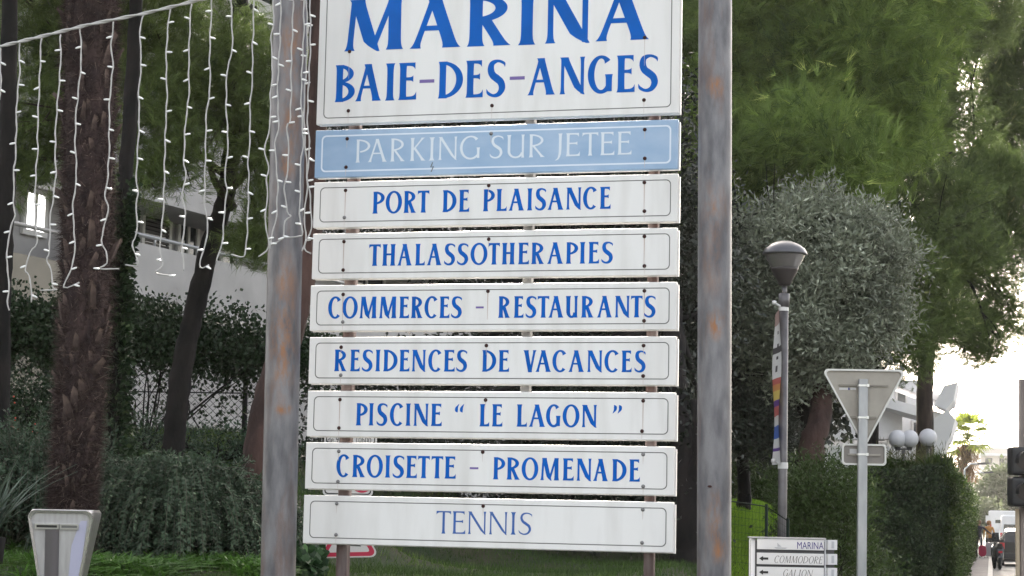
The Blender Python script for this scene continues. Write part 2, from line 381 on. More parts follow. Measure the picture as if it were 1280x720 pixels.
PANELS[0]['rows'] = [('MARINA', (430, 65.8), (811, 50.5), 65.5, .23, .095, .05, [(430.1, 504.3), (512.1, 575), (583.4, 638.9), (647.3, 669.3), (681, 736.2), (744.4, 811)]),
 ('BAIE-DES-ANGES', (420, 128.2), (820, 114.4), 46.6, .165, .075, .035, [(418.3, 443.2), (443.9, 476.1), (481.2, 493.2), (497.7, 520.1), (523.9, 542.3), (547.2, 578.3), (581.7, 603.4), (607.2, 631.6), (636.7, 655.5), (659.3, 693.7), (699.3, 730.4), (734.4, 765.5), (770.4, 793.3), (797, 822.6)])]
PANELS[1]['rows'] = [('PARKINGSURJETEE', (446, 203.5), (780, 193.5), 29, .105, .06, .04, [(444.4, 462.3), (460, 483.3), (487.8, 506.1), (512.5, 531.4), (536, 543.2), (547.9, 570.8), (574.7, 599.6), (611.6, 629.4), (633.3, 655.7), (661, 681), (694.2, 703), (707.2, 724.7), (727.7, 747.5), (750.4, 767.9), (771.8, 789.3)])]
PANELS[2]['rows'] = [('PORTDEPLAISANCE', (467, 267.2), (763, 261), 27.6, .165, .08, .04, [(465.4, 480.4), (481.8, 502.2), (504.3, 520.3), (521.8, 536.2), (552.9, 570.4), (573.4, 586.4), (603.5, 618.2), (620.3, 633.3), (635.7, 655.1), (658.6, 665.4), (668.7, 682.5), (684.3, 704.3), (707.6, 726.1), (728.6, 746.1), (749.6, 763.2)])]
PANELS[3]['rows'] = [('THALASSOTHERAPIES', (470, 332.4), (760, 329.2), 27.0, .165, .08, .04, [(461, 475.4), (477.5, 494.2), (496.6, 514.8), (518.7, 530.9), (533.5, 551.9), (554.7, 568.8), (571, 585.3), (587.9, 609.1), (610.4, 624.4), (627.1, 643.4), (647.5, 661.1), (663.9, 680.4), (683.9, 703.7), (707.2, 722.4), (724.4, 731.5), (735.4, 748.7), (751.4, 766.2)])]
PANELS[4]['rows'] = [('COMMERCES-RESTAURANTS', (450, 397.9), (800, 396.7), 27, .165, .08, .04, [(409.9, 425.9), (427.6, 446.9), (449.1, 470.9), (473.7, 495.7), (498.8, 511.2), (513.5, 528.5), (530.3, 546.7), (549.1, 561.7), (563.5, 577.2), (594.5, 604.4), (622.6, 637.8), (642.1, 654.3), (656.7, 670.3), (671.8, 686.2), (685.5, 704.3), (706.7, 722.4), (726.3, 742.2), (746.1, 765), (768.5, 786.6), (788.5, 802.9), (804.9, 819.5)])]
PANELS[5]['rows'] = [('RESIDENCESDEVACANCES', (430, 464), (800, 465.2), 27, .165, .08, .04, [(417.5, 433.5), (437.4, 449.6), (452, 465.6), (468.9, 475.3), (478.8, 496.7), (499, 511.7), (514.6, 531.7), (535, 551.7), (554.6, 568.3), (570, 583.8), (602.3, 620.1), (623, 636.3), (653.8, 670.3), (669.3, 688.8), (690.3, 707.8), (710.5, 730), (733.9, 752.4), (755.3, 773.4), (776.7, 789.5), (792.8, 807)])]
PANELS[6]['rows'] = [('PISCINE“LELAGON”', (450, 531.7), (745, 534), 27.8, .165, .08, .04, [(444.6, 459.2), (460.7, 466.9), (470.4, 484), (487, 503.9), (506.8, 513.2), (516.7, 535), (538.5, 552.1), (569.6, 580.3), (599.2, 611.4), (614.7, 627.9), (645.6, 658.6), (661, 681.4), (682.3, 700.4), (703, 724.2), (727.1, 745.5), (765, 775.9)])]
PANELS[7]['rows'] = [('CROISETTE-PROMENADE', (445, 596.2), (795, 601.9), 27.6, .165, .08, .04, [(420.2, 436.3), (440, 456.7), (458.1, 478.3), (481, 487.7), (490.4, 505), (507.5, 521), (522.1, 536.7), (539, 553.5), (555.6, 569.6), (586.9, 597.7), (616.1, 631.2), (633.1, 650.1), (651.8, 672.7), (675.2, 699.2), (703.1, 717), (720.6, 738.9), (741.3, 760), (764.9, 783.1), (786.3, 799.7)])]
PANELS[8]['rows'] = [('TENNIS', (563, 666.9), (660, 668.5), 28, .10, .055, .04, [(545.2, 563.3), (565.4, 581.5), (584.8, 607.1), (611.2, 633.6), (638, 644.8), (647.7, 665.4)])]
BOLTS = [[(435.5, 138.5, 0), (615, 132, 0), (805, 125, 0), (437, 64.5, 0), (806, 47, 0)],
 [(434, 173.5, 0), (432.5, 209, 0), (614, 167, 1), (806, 162, 0), (806, 198, 0)],
 [(432, 238, 2), (430.5, 272, 1), (611, 232, 0), (805.5, 228, 2), (805.5, 264, 0)],
 [(430, 302, 2), (429, 337.5, 0), (611, 299, 0), (805.5, 295.5, 2), (805.5, 332.5, 0)],
 [(429, 368, 2), (428.5, 402.5, 1), (610, 364, 2), (805.5, 363.5, 2), (805, 401, 0)],
 [(426.5, 434, 0), (426, 469, 1), (608, 432, 0), (804.5, 432, 0), (804, 470, 0)],
 [(425, 499.5, 2), (423.7, 535, 0), (607, 500, 0), (804, 501, 2), (802.5, 539, 0)],
 [(423.5, 564, 1), (422.5, 602, 1), (603.5, 565, 0), (804, 568, 1), (804, 608, 1)],
 [(421, 629.5, 1), (420, 668.5, 1), (604, 632.5, 0), (803.5, 637, 1), (802.5, 678.5, 1)]]
base = suv(1.0, 0); base.z = hz(base.x, base.y)
sign = thing('marina_signboard', 'tall signboard of nine stacked panels headed MARINA BAIE-DES-ANGES between two big grey poles', 'signboard', base)
PN = ['large white panel reading MARINA BAIE-DES-ANGES', 'faded blue panel reading PARKING SUR JETEE'] + [None]*7
boltm = MB().lathe([(0, .0055), (.004, .0055), (.0075, .003), (.009, 0)], n=10).mesh('bolt', MBOLT)
boltg = MB().lathe([(0, .0055), (.004, .0055), (.0075, .003), (.009, 0)], n=10).mesh('bolt', MBOLTG)
TH = .028
for i, P in enumerate(PANELS):
    tl, bl, tr, br = [uv(*q) for q in P['c']]
    ul, ur = (tl[0]+bl[0])/2, (tr[0]+br[0])/2
    zt, zb = (tl[1]+tr[1])/2, (bl[1]+br[1])/2
    # plate: front face at offset 0, thickness behind
    mb = MB(); mb.prism([(ul, zb), (ur, zb), (ur, zt), (ul, zt)], SU, (0, 0, 1), -SN, Vector((SO[0], SO[1], 0)), TH)
    pan = bevel(mb.build('panel', MBL if i == 1 else MW, sign), .0035, 2)
    if PN[i]: pan['label'] = PN[i]
    # rolled edge behind the plate, a little wider to the right
    mb = MB(); mb.prism([(ul+.012, zb-.004), (ur+.007, zb-.004), (ur+.007, zt-.012), (ul+.012, zt-.012)], SU, (0, 0, 1), -SN, Vector((SO[0], SO[1], 0))-Vector(SN)*.019, .02)
    mb.build('backing_tray', MW, pan)
    ins = .036 if i else .040; lw = .0048 if i != 1 else .0085
    mb = MB(); ring_on_sign(mb, rrect(ul+ins, zb+ins*.8, ur-ins, zt-ins*.8, .026), rrect(ul+ins+lw, zb+ins*.8+lw, ur-ins-lw, zt-ins*.8-lw, .026-lw*.7), .0006)
    mb.build('border_line', MLINEW if i == 1 else MLINE, pan)
    for (txt, b0, b1, cap, st, th, fl, ext) in P['rows']:
        for ch, (xa, xb) in zip(txt, ext):
            xm = (xa+xb)/2; yb = b0[1]+(b1[1]-b0[1])*(xm-b0[0])/(b1[0]-b0[0])
            ua, z0 = uv(xa, yb); ub, _ = uv(xb, yb); _, z1 = uv(xm, yb-cap); cw = z1-z0
            wd = (ub-ua)/cw
            fl2 = min(fl, wd*.12)
            ml = MB(); pstr(ml, glyph(ch, wd, st*1.1, th*1.12, fl2), ua, z0, cw, .0008)
            if ch == '-': ml.build('dash', MDASH, pan)
            elif ch in '“”': ml.build('quotation_mark', MLET, pan)
            else: ml.build('letter', MLETW if i == 1 else (MLETL if i == 8 else MLET), pan)
    rotm = Matrix((Vector(SU), Vector((0, 0, 1)), Vector(SN))).transposed().to_4x4()
    for (px, py, k) in BOLTS[i]:
        u_, z_ = uv(px, py)
        o = link('bolt', boltg if k == 1 else boltm, pan, None); o.matrix_parent_inverse = wm(pan).inverted()
        o.matrix_basis = Matrix.Translation(suv(u_, z_, .0012)) @ rotm @ Matrix.Scale(1.15, 4)
        dz = min(.15, z_-zb-.004) if (k == 2 or k == 0 and py > P['c'][0][1]+45) else .05
        wdt = .0017
        if z_-dz < zb: dz = z_-zb-.004
        mq = MB(); mq.add([suv(u_-wdt, z_, .0019), suv(u_-wdt*.4, z_-dz, .0019), suv(u_+wdt*.4, z_-dz, .0019), suv(u_+wdt, z_, .0019)], [(0, 1, 2, 3)])
        mq.build('rust_streak' if k == 2 else 'dirt_streak', MSTREAKR if k == 2 else MSTREAK, pan)
zt_ = uv(600, -62)[1]+.1
for (px, py, wpx, m) in ((421.5, 700, .062, MPOSTR), (652, 480, .05, MPOST), (806, 700, .052, MPOSTR)):
    u_, _ = uv(px, py)
    if px == 421.5: u_ = uv(428, 484)[0]
    if px == 806: u_ = uv(808.5, 620)[0]
    p = suv(u_, 0, -.06-TH); zg = hz(p.x, p.y)-.2; z2 = zt_ if px != 652 else zt_-.4
    if px == 652: zg = uv(652, 500)[1]
    mb = MB(); mb.box((p.x, p.y, (zg+z2)/2), (wpx, .05, z2-zg), YAW); o = bevel(mb.build('post', m, sign), .004, 1)
for z_ in (uv(600, 100)[1], uv(600, 30)[1]):
    pass
# ------------------------------------------------------------------ big poles
def bigpole(name, top, bot, D, dia, label, blobs):
    a = at(*top, D); b = at(*bot, D)
    d = (a-b)/(a.z-b.z); g = hz(b.x, b.y)
    b0 = b+d*(g-.1-b.z); t = a+d*2.2
    root = thing(name, label, 'pole', b0, 'large galvanised poles beside the signboard')
    bl = []
    for (py, dx, rx, rz, s) in blobs:
        cc = at(top[0]+(bot[0]-top[0])*py/720+dx, py, D-dia/2); bl.append((cc.x, cc.y, cc.z, rx, rz, s))
    mb = MB(); n = 24; pts = [b0+(t-b0)*(k/n) for k in range(n+1)]
    mb.tube(pts, dia/2, 40)
    mb.build('shaft', polemat('pole_steel', bl), root)
    mb = MB(); mb.lathe([(0, 0), (dia*.9, 0), (dia*.9, .03), (dia*.55, .035), (dia*.55, .1)], (b0.x, b0.y, g), 24); mb.build('base_flange', MGALV, root)
    return root
bigpole('metal_pole', (363, 0), (347.5, 720), 10.35, .180, 'thick weathered steel pole hung with white light strings, left of the signboard',
        [(60, 4, .10, .25, .7), (150, 2, .08, .30, .6), (205, 3, .07, .1, .8), (430, 0, .09, .42, .9), (512, 4, .06, .035, 1.3), (350, 2, .08, .2, .6)])
bigp2 = bigpole('metal_pole', (894, 0), (892.5, 720), 10.0, .170, 'thick weathered steel pole with rust patches, right of the signboard',
        [(108, 0, .055, .07, 1.4), (260, -2, .08, .18, .6), (405, 2, .06, .10, 1.3), (330, -4, .07, .25, .5), (655, 0, .05, .22, .8), (690, 8, .05, .08, 1)])
mp_ = at(887, 608, 10.0-.086); mb = MB(); mb.add([Vector((mp_.x+.011*math.cos(R_(30*q)), mp_.y-.004+abs(.011*math.cos(R_(30*q)))*.15, mp_.z+.006*math.sin(R_(30*q)))) for q in range(12)], [tuple(range(12))]); mb.build('drain_hole', MBOLT, bigp2)
pan_b = [o for o in C.objects if o.get('label') == PN[1]][0]
for (x0_, y0_, x1_, y1_) in ((541, 203, 538.5, 209), (538.5, 209, 542, 208), (542, 208, 539, 215)):
    (ua, za), (ub, zb) = uv(x0_, y0_), uv(x1_, y1_); mb = MB(); mb.add([suv(ua-.0025, za, .0026), suv(ub-.0025, zb, .0026), suv(ub+.0025, zb, .0026), suv(ua+.0025, za, .0026)], [(0, 1, 2, 3)]); mb.build('scribble', MLINE, pan_b)
# ------------------------------------------------------------------ icicle lights
ST = [
 [(0, 58), (1, 95), (0, 125)],
 [(24, 53), (24.4, 91), (21.2, 125), (20.3, 162), (19.4, 194), (17.2, 219), (17.5, 262), (18.7, 270), (11, 295), (8.7, 332), (11.9, 357), (8.7, 376), (12, 388)],
 [(51.5, 48), (50, 87), (48.4, 125), (47, 162), (47, 191), (44.7, 219), (43.8, 261), (46, 303), (39, 314), (31, 337), (37, 345), (39.7, 378)],
 [(75.5, 43), (75.6, 80), (73, 116), (70, 153), (69, 187), (69.6, 220), (65.6, 254), (62.5, 276), (61.9, 314), (57.8, 325), (64, 336), (65.6, 359), (71.8, 362), (50, 363)],
 [(100, 34), (101.5, 75), (98.4, 109), (95, 144), (94, 181), (95.5, 219), (91, 261), (93, 292), (92, 326), (80, 359), (98.5, 353)],
 [(142, 27), (139, 56), (141, 84), (137.5, 119), (136.5, 156), (136.5, 187), (134.5, 222), (131.5, 245), (135, 264), (126.5, 300), (133, 314), (133, 329), (125, 336), (148.5, 336)],
 [(180, 16), (175.6, 31), (175.6, 62), (176.5, 81), (173.4, 116), (174, 153), (172, 187), (170.5, 223), (172, 240), (170.5, 261), (171, 292), (165, 307), (173.4, 331), (156, 331)],
 [(212.5, 11), (208.7, 50), (207.8, 84), (208.7, 120), (207, 159), (206, 194), (205.3, 225), (203.7, 270), (200, 307), (203, 331), (195, 341), (215.6, 345)],
 [(239, 5), (237, 41), (236, 78), (236, 119), (232, 153), (230, 200), (232, 220), (227.5, 248), (232, 267), (228, 304), (229.7, 339)],
 [(265, -4), (263, 41), (262, 75), (262.5, 109), (258, 144), (257, 184), (256, 222), (256, 257), (260, 286), (255.6, 307), (250, 334), (261, 331)],
 [(288, -8), (290, 31), (290, 66), (285, 81), (283, 106), (283, 141), (285, 175), (283, 203), (281, 226), (284.4, 239), (281, 257), (279, 292), (275, 314), (270, 328)],
 [(316.5, -14), (317, 28), (315.6, 62), (315.6, 97), (312.5, 134), (312.5, 169), (310, 206), (311, 220), (310.3, 251), (309.4, 279), (308, 304), (304.7, 321), (289, 318)],
 [(340.6, -20), (342, 25), (339, 50), (340.6, 87), (338, 122), (337.5, 156), (331, 187), (336, 212), (333, 225), (334.5, 251), (331, 273), (336, 307), (323.5, 321)],
 [(351.5, -22), (350, 47), (347.5, 94), (347, 125), (348.4, 156), (344, 178), (345, 203), (347, 225), (347, 239), (345, 273), (339, 298), (336, 314)],
 [(367, -26), (365.6, 37), (364, 81), (364, 119), (362.5, 150), (359, 159), (361, 194), (358, 222), (355.6, 236), (359, 264), (364, 270), (356, 276), (355, 295), (350, 300), (339, 307)],
 [(379, -28), (380, 31), (378, 78), (376.5, 125), (379, 175), (376.5, 200), (375, 219), (376, 240), (374, 262), (378, 290), (373, 295.6), (355, 297)],
 [(387, -30), (388, 50), (386, 100), (384.4, 150), (387, 187), (384, 219), (387.5, 245), (389, 286), (380, 310), (389, 317)],
 [(382, -29), (384, 60), (380, 140), (384, 226), (380, 273), (383, 295), (377, 314)]]
DL = 10.12
cp = at(0, 62, DL)
lights = thing('icicle_light_string', 'white icicle light string with hanging strands, slung from a cable at the top left', 'string lights', cp)
mb = MB(); cpts = [at(x, y, DL) for x, y in [(-260, 105), (-120, 82), (0, 58), (50, 46), (110, 31), (180, 17), (245, 1), (300, -11), (345, -22), (392, -32)]]
for k in range(2):
    pp = []
    for j in range(len(cpts)-1):
        for q in range(6):
            t = j*6+q; a = t*1.3+k*math.pi
            pp.append(cpts[j].lerp(cpts[j+1], q/6)+Vector((0, math.cos(a)*.004, math.sin(a)*.005)))
    mb.tube(pp, .006, 6)
mb.build('cable', MWIRE, lights)
bulb = MB().lathe([(0, 0), (.0048, .002), (.0056, .018), (.004, .030), (0, .033)], n=8).mesh('bulb', MBULB)
for si, S in enumerate(ST):
    D = DL+(.0 if si < 13 else -.02)+ (0.02*(si % 3))
    pts = [at(x, y, D) for x, y in S]; fine = []
    for j in range(len(pts)-1):
        a = pts[max(j-1, 0)]; b = pts[j]; c = pts[j+1]; d = pts[min(j+2, len(pts)-1)]
        n = max(3, int((c-b).length/.02))
        for q in range(n):
            f = q/n; fine.append(.5*(2*b+(c-a)*f+(2*a-5*b+4*c-d)*f*f+(3*b-3*c+d-a)*f**3))
    fine.append(pts[-1])
    wv = [p+Vector((math.sin(i*.9+si)*.0022, math.cos(i*1.7)*.003, 0)) for i, p in enumerate(fine)]
    mb = MB(); mb.tube(wv, [.0038*(1+.18*math.sin(i*1.9)) for i in range(len(wv))], 6)
    so_ = mb.build('strand', MWIRE, lights)
    acc = random.uniform(.05, .12); run = 0; side = random.choice((-1, 1))
    for i in range(1, len(wv)):
        run += (wv[i]-wv[i-1]).length
        if run > acc:
            run = 0; acc = random.uniform(.125, .165); side *= -1 if random.random() < .6 else 1
            dirv = Vector((side, random.uniform(-.5, .2), random.uniform(-.6, .35))).normalized()
            o = bpy.data.objects.new('bulb', bulb); C.objects.link(o); o.parent = so_
            pass
            o.matrix_parent_inverse = wm(so_).inverted()
            o.matrix_basis = Matrix.Translation(wv[i]) @ dirv.to_track_quat('Z', 'Y').to_matrix().to_4x4()
# ------------------------------------------------------------------ foliage
def leaves(name, pos, dr, L, W, tone, m, parent=None, shape='tri', kind='stuff'):
    n = len(pos); dr = dr/np.maximum(np.linalg.norm(dr, axis=1), 1e-6)[:, None]
    L = np.broadcast_to(L, (n,))[:, None]; W = np.broadcast_to(W, (n,))[:, None]
    sd_ = np.cross(dr, rng.normal(size=(n, 3))); sd_ /= np.maximum(np.linalg.norm(sd_, axis=1), 1e-6)[:, None]
    if shape == 'tri':
        v = np.stack([pos-sd_*W/2, pos+sd_*W/2, pos+dr*L], 1); k = 3
    else:
        nn = np.cross(dr, sd_)
        v = np.stack([pos, pos+dr*L*.45-sd_*W/2+nn*L*.06, pos+dr*L, pos+dr*L*.45+sd_*W/2+nn*L*.06], 1); k = 4
    me = bpy.data.meshes.new(name); me.vertices.add(n*k); me.vertices.foreach_set('co', v.reshape(-1).astype(np.float32))
    me.loops.add(n*k); me.loops.foreach_set('vertex_index', np.arange(n*k, dtype=np.int32))
    me.polygons.add(n); me.polygons.foreach_set('loop_start', np.arange(0, n*k, k, dtype=np.int32)); me.polygons.foreach_set('loop_total', np.full(n, k, np.int32))
    a = me.attributes.new('tone', 'FLOAT', 'FACE'); a.data.foreach_set('value', np.clip(tone, 0, 1).astype(np.float32))
    me.update(); me.validate()
    o = link(name, me, parent, m)
    if kind: o['kind'] = kind
    return o
def blob(px, py, D, rx, ry, depth=None):
    c = at(px, py, D); k = D/F
    return (np.array(c), np.array([rx*k, depth if depth else (rx+ry)/2*k*1.1, ry*k]))
def billow(blobs, n=9, f=.36, flat=.8):
    """break each blob into smaller billows on its shell, so that a crown has lit tops, dark hollows and gaps"""
    out = []
    for c, r in blobs:
        ga = rng.random()*6
        for k in range(n):
            z = 1-2*(k+.5)/n; a = k*2.39996+ga; q = math.sqrt(1-z*z)
            d = np.array([q*math.cos(a), q*math.sin(a), z])*rng.uniform(.55, .85)+rng.normal(size=3)*.08
            ff = f*rng.uniform(.8, 1.3); out.append((c+d*r, np.array([r.mean()*.5+r[0]*.5, r.mean()*.5+r[1]*.5, (r.mean()*.5+r[2]*.5)*flat])*ff))
    return out
def clumps(blobs, per_m2, csize):
    """sub-clump centres through each blob, biased to its shell; returns centre, outward dir, tone"""
    P, N, T = [], [], []
    for c, r in blobs:
        area = 4*math.pi*((r[0]*r[1]+r[1]*r[2]+r[0]*r[2])/3)
        n = max(4, int(area*per_m2))
        d = rng.normal(size=(n, 3)); d /= np.linalg.norm(d, axis=1)[:, None]
        ph = rng.uniform(0, 6, 6)
        lump = 1+.16*np.sin(d[:, 0]*5+ph[0])*np.sin(d[:, 2]*6+ph[1])+.12*np.sin(d[:, 1]*9+ph[2]+d[:, 2]*7)
        rr = (.45+.55*rng.random(n)**.6)*lump
        P.append(c+d*r*rr[:, None]); N.append(d); T.append(np.clip(rng.normal(.5, .14, n)+rng.normal()*.16, 0, 1))
    return np.concatenate(P), np.concatenate(N), np.concatenate(T)
def pine_foliage(name, blobs, m, parent, dens=30, ntuft=9, nneed=14, L=.12, W=.0045, droop=.0):
    P, N, T = clumps(blobs, dens, .2)
    n = len(P)
    sp = L*1.3
    tp = np.repeat(P, ntuft, 0)+rng.normal(size=(n*ntuft, 3))*sp*.62+np.repeat(N, ntuft, 0)*rng.uniform(0, sp, n*ntuft)[:, None]
    td = np.repeat(N*.9+rng.normal(size=(n, 3))*.5, ntuft, 0)+rng.normal(size=(n*ntuft, 3))*.28+np.array([0, 0, .35-droop])
    tt = np.repeat(T, ntuft)*.62+rng.random(n*ntuft)**1.5*.55-.06
    td /= np.linalg.norm(td, axis=1)[:, None]
    p = np.repeat(tp, nneed, 0)+rng.normal(size=(len(tp)*nneed, 3))*.012
    d = np.repeat(td, nneed, 0)+rng.normal(size=(len(tp)*nneed, 3))*.24
    t = np.repeat(tt, nneed)+rng.normal(size=len(p))*.06
    p = p - np.repeat(td, nneed, 0)*rng.uniform(0, .08, len(p))[:, None]
    return leaves(name, p, d, L*rng.uniform(.7, 1.2, len(p)), W, t, m, parent)
def leaf_foliage(name, blobs, m, parent, dens=30, nl=40, spread=.14, L=.06, W=.025, up=.1, outward=.7):
    P, N, T = clumps(blobs, dens, .2)
    n = len(P)
    p = np.repeat(P, nl, 0)+rng.normal(size=(n*nl, 3))*spread
    d = np.repeat(N, nl, 0)*outward+rng.normal(size=(n*nl, 3))*.8+np.array([0, 0, up])
    t = np.repeat(T, nl)*.65+rng.random(n*nl)*.35
    return leaves(name, p, d, L*rng.uniform(.6, 1.25, len(p)), W*rng.uniform(.7, 1.2, len(p)), t, m, parent, 'quad')
def smooth_path(P, k=8):
    P = [Vector(p) for p in P]; out = []
    for j in range(len(P)-1):
        a = P[max(j-1, 0)]; b = P[j]; c = P[j+1]; d = P[min(j+2, len(P)-1)]
        for q in range(k):
            f = q/k; out.append(.5*(2*b+(c-a)*f+(2*a-5*b+4*c-d)*f*f+(3*b-3*c+d-a)*f**3))
    out.append(P[-1]); return out
def limb(mb, P, r0, r1, n=10, wob=.10, k=8):
    pts = smooth_path(P, k); m = len(pts)
    mb.tube(pts, [r0+(r1-r0)*(i/(m-1)) for i in range(m)], n, wob=wob)
def twigs(mb, blobs, origin, n, r=.02, spread=.9):
    """limbs that reach from a trunk point into the crown"""
    o = Vector(origin)
    for i in range(n):
        c, rr = blobs[i % len(blobs)]
        d = rng.normal(size=3); d /= np.linalg.norm(d)
        e = Vector(c+d*rr*spread*rng.uniform(.3, 1)); mid = o.lerp(e, .5)+Vector(rng.normal(size=3)*.12*(e-o).length*.5)
        limb(mb, [o, mid, e], r*rng.uniform(.8, 1.4), r*.25, 6, .08, 5)
        for q in range(3):
            s_ = o.lerp(e, .5+.15*q); s_ = mid.lerp(e, .2+.25*q)
            e2 = e+Vector(rng.normal(size=3)*rr*.45)
            limb(mb, [s_, s_.lerp(e2, .5)+Vector(rng.normal(size=3)*.04), e2], r*.45, r*.12, 5, .05, 4)
MPINE = leafmat('pine_needles', (.04, .075, .018), (.24, .345, .078), (.56, .66, .18), trans=.4)
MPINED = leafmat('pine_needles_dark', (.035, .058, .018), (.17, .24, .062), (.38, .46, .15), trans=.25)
MPINEF = leafmat('pine_needles_far', (.045, .072, .02), (.17, .24, .065), (.38, .42, .13), trans=.35)
MOLIVE = leafmat('olive_leaves', (.05, .062, .042), (.31, .345, .25), (.70, .73, .60), rough=.4, trans=.15, spec=.5)
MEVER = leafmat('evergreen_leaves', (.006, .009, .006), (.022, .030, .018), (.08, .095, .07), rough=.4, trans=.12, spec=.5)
MIVY = leafmat('ivy_leaves', (.008, .018, .009), (.032, .058, .024), (.085, .12, .05), rough=.45, trans=.15)
MSHRUB = leafmat('shrub_leaves', (.018, .034, .020), (.066, .105, .064), (.18, .24, .15), rough=.5, trans=.15)
MOLE = leafmat('oleander_leaves', (.016, .032, .010), (.075, .12, .032), (.28, .32, .16), trans=.25)
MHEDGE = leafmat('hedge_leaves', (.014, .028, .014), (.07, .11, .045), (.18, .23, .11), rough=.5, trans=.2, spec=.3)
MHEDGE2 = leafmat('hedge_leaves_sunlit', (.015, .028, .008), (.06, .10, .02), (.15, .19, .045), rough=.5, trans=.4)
MBARK = mat('pine_bark', (.022, .016, .014), .95, 0, (.055, .040, .033), 6, (1, 1, .35), 8, .9, 14)
MBARKD = mat('dark_bark', (.004, .0035, .0035), .95, 0, (.014, .011, .010), 8, (1, 1, .4), 8, .8, 16)
MBARKR = mat('reddish_bark', (.026, .015, .013), .95, 0, (.070, .040, .034), 7, (1, 1, .3), 8, .9, 18)
def gpt(px, D):
    p = at(px, 600, D); p.z = hz(p.x, p.y); return p
# --- big bright pine, upper right
B1 = [blob(*b) for b in [(900, 30, 26, 90, 80), (1010, 50, 26, 120, 95), (1090, 10, 26.5, 90, 90), (880, 140, 26, 70, 80), (965, 150, 25.6, 95, 60), (1070, 110, 26, 80, 75),
      (1020, 195, 26, 90, 45), (925, 225, 25.4, 62, 40), (905, 262, 25.2, 50, 26), (1110, 170, 26.2, 50, 60), (1035, 190, 24, 60, 42), (985, 165, 24.2, 50, 40), (1060, 225, 24.2, 40, 26), (985, -70, 26, 170, 70), (1140, 50, 27, 45, 80), (870, 60, 26, 50, 70)]]
g = gpt(1012, 22)
t = thing('pine_tree', 'tall pine with a bright green brush-like crown behind the right-hand pole', 'pine tree', g)
mb = MB(); top = at(1035, 90, 26); limb(mb, [g-Vector((0, 0, .2)), at(1014, 575, 22.2), at(1026, 515, 22.4), at(1042, 350, 23.6), at(1048, 220, 25), top], .155, .08, 14, .10)
mb.build('trunk', MBARKR, t)
mb = MB(); twigs(mb, B1, at(1047, 170, 25.6), 16, .025); mb.build('branches', MBARKD, t)['kind'] = 'stuff'
pine_foliage('crown', billow(B1, 11, .36), MPINE, t, dens=20, ntuft=11, nneed=11, L=.21, W=.0095)
# --- shade pine behind the trunk 1092
B2 = [blob(*b) for b in [(1130, 230, 48, 55, 55), (1185, 300, 48, 70, 40), (1120, 330, 47.5, 55, 48), (1150, 385, 48, 62, 36), (1105, 420, 47, 45, 28), (1190, 250, 48.6, 60, 45), (1140, 450, 47, 42, 20)]]
g = gpt(1090, 48)
t = thing('pine_tree', 'slender dark-trunked pine whose shaded limbs spread behind the triangular road sign', 'pine tree', g)
mb = MB(); limb(mb, [g, at(1090, 520, 48), at(1094, 440, 48), at(1102, 340, 48), at(1100, 250, 48)], .19, .12, 12)
mb.build('trunk', MBARKD, t)
mb = MB()
for P_ in ([(1100, 270), (1130, 262), (1170, 252), (1215, 262)], [(1099, 250), (1120, 225), (1150, 215), (1190, 190)], [(1101, 330), (1130, 300), (1165, 300), (1200, 330)], [(1098, 300), (1080, 270), (1066, 235)], [(1100, 380), (1130, 370), (1160, 392)]):
    limb(mb, [at(x, y, 48+.3*i) for i, (x, y) in enumerate(P_)], .09, .02, 7, .1, 6)
twigs(mb, B2, at(1100, 300, 48), 14, .035); mb.build('branches', MBARKD, t)['kind'] = 'stuff'
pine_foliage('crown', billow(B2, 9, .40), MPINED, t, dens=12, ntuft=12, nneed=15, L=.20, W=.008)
# --- right pine
B3 = [blob(*b) for b in [(1170, 60, 51, 55, 80), (1215, 20, 51, 50, 60), (1180, 160, 51, 52, 55), (1235, 230, 51, 55, 50), (1210, 300, 51, 70, 30), (1265, 320, 51, 45, 40), (1195, 350, 50.5, 60, 30), (1250, 395, 51, 50, 24), (1180, 410, 50, 55, 24), (1225, 435, 50, 32, 18), (1265, 250, 51, 30, 40), (1210, -60, 51, 120, 50)]]
g = gpt(1156, 50)
t = thing('pine_tree', 'tall pine with a straight brown trunk and gappy crown above the clipped hedge', 'pine tree', g)
mb = MB(); limb(mb, [g, at(1155, 540, 50), at(1157, 450, 50), at(1168, 330, 50.5), at(1185, 180, 51), at(1195, 20, 51)], .22, .12, 12)
mb.build('trunk', MBARK, t)
mb = MB(); twigs(mb, B3, at(1170, 300, 50.6), 22, .05); mb.build('branches', MBARKD, t)['kind'] = 'stuff'
pine_foliage('crown', billow(B3, 12, .36), MPINEF, t, dens=12, ntuft=13, nneed=15, L=.21, W=.008)
# --- farther grey-green pine at the right edge
B4 = [blob(*b) for b in [(1250, 60, 56, 42, 50), (1285, 130, 56, 40, 60), (1250, 165, 56, 30, 48), (1300, 20, 56, 50, 60), (1270, 215, 56, 30, 25), (1240, 110, 56, 20, 25)]]
g = gpt(1157, 56)
t = thing('pine_tree', 'farther dull green pine at the top right corner against the bright sky', 'pine tree', g)
mb = MB(); limb(mb, [g, at(1158, 560, 56), at(1161, 430, 56), at(1190, 280, 56), at(1240, 150, 56), at(1268, 60, 56)], .24, .10, 10); mb.build('trunk', MBARKD, t)
pine_foliage('crown', billow(B4, 12, .42), MPINEF, t, dens=9, ntuft=11, nneed=14, L=.24, W=.010)
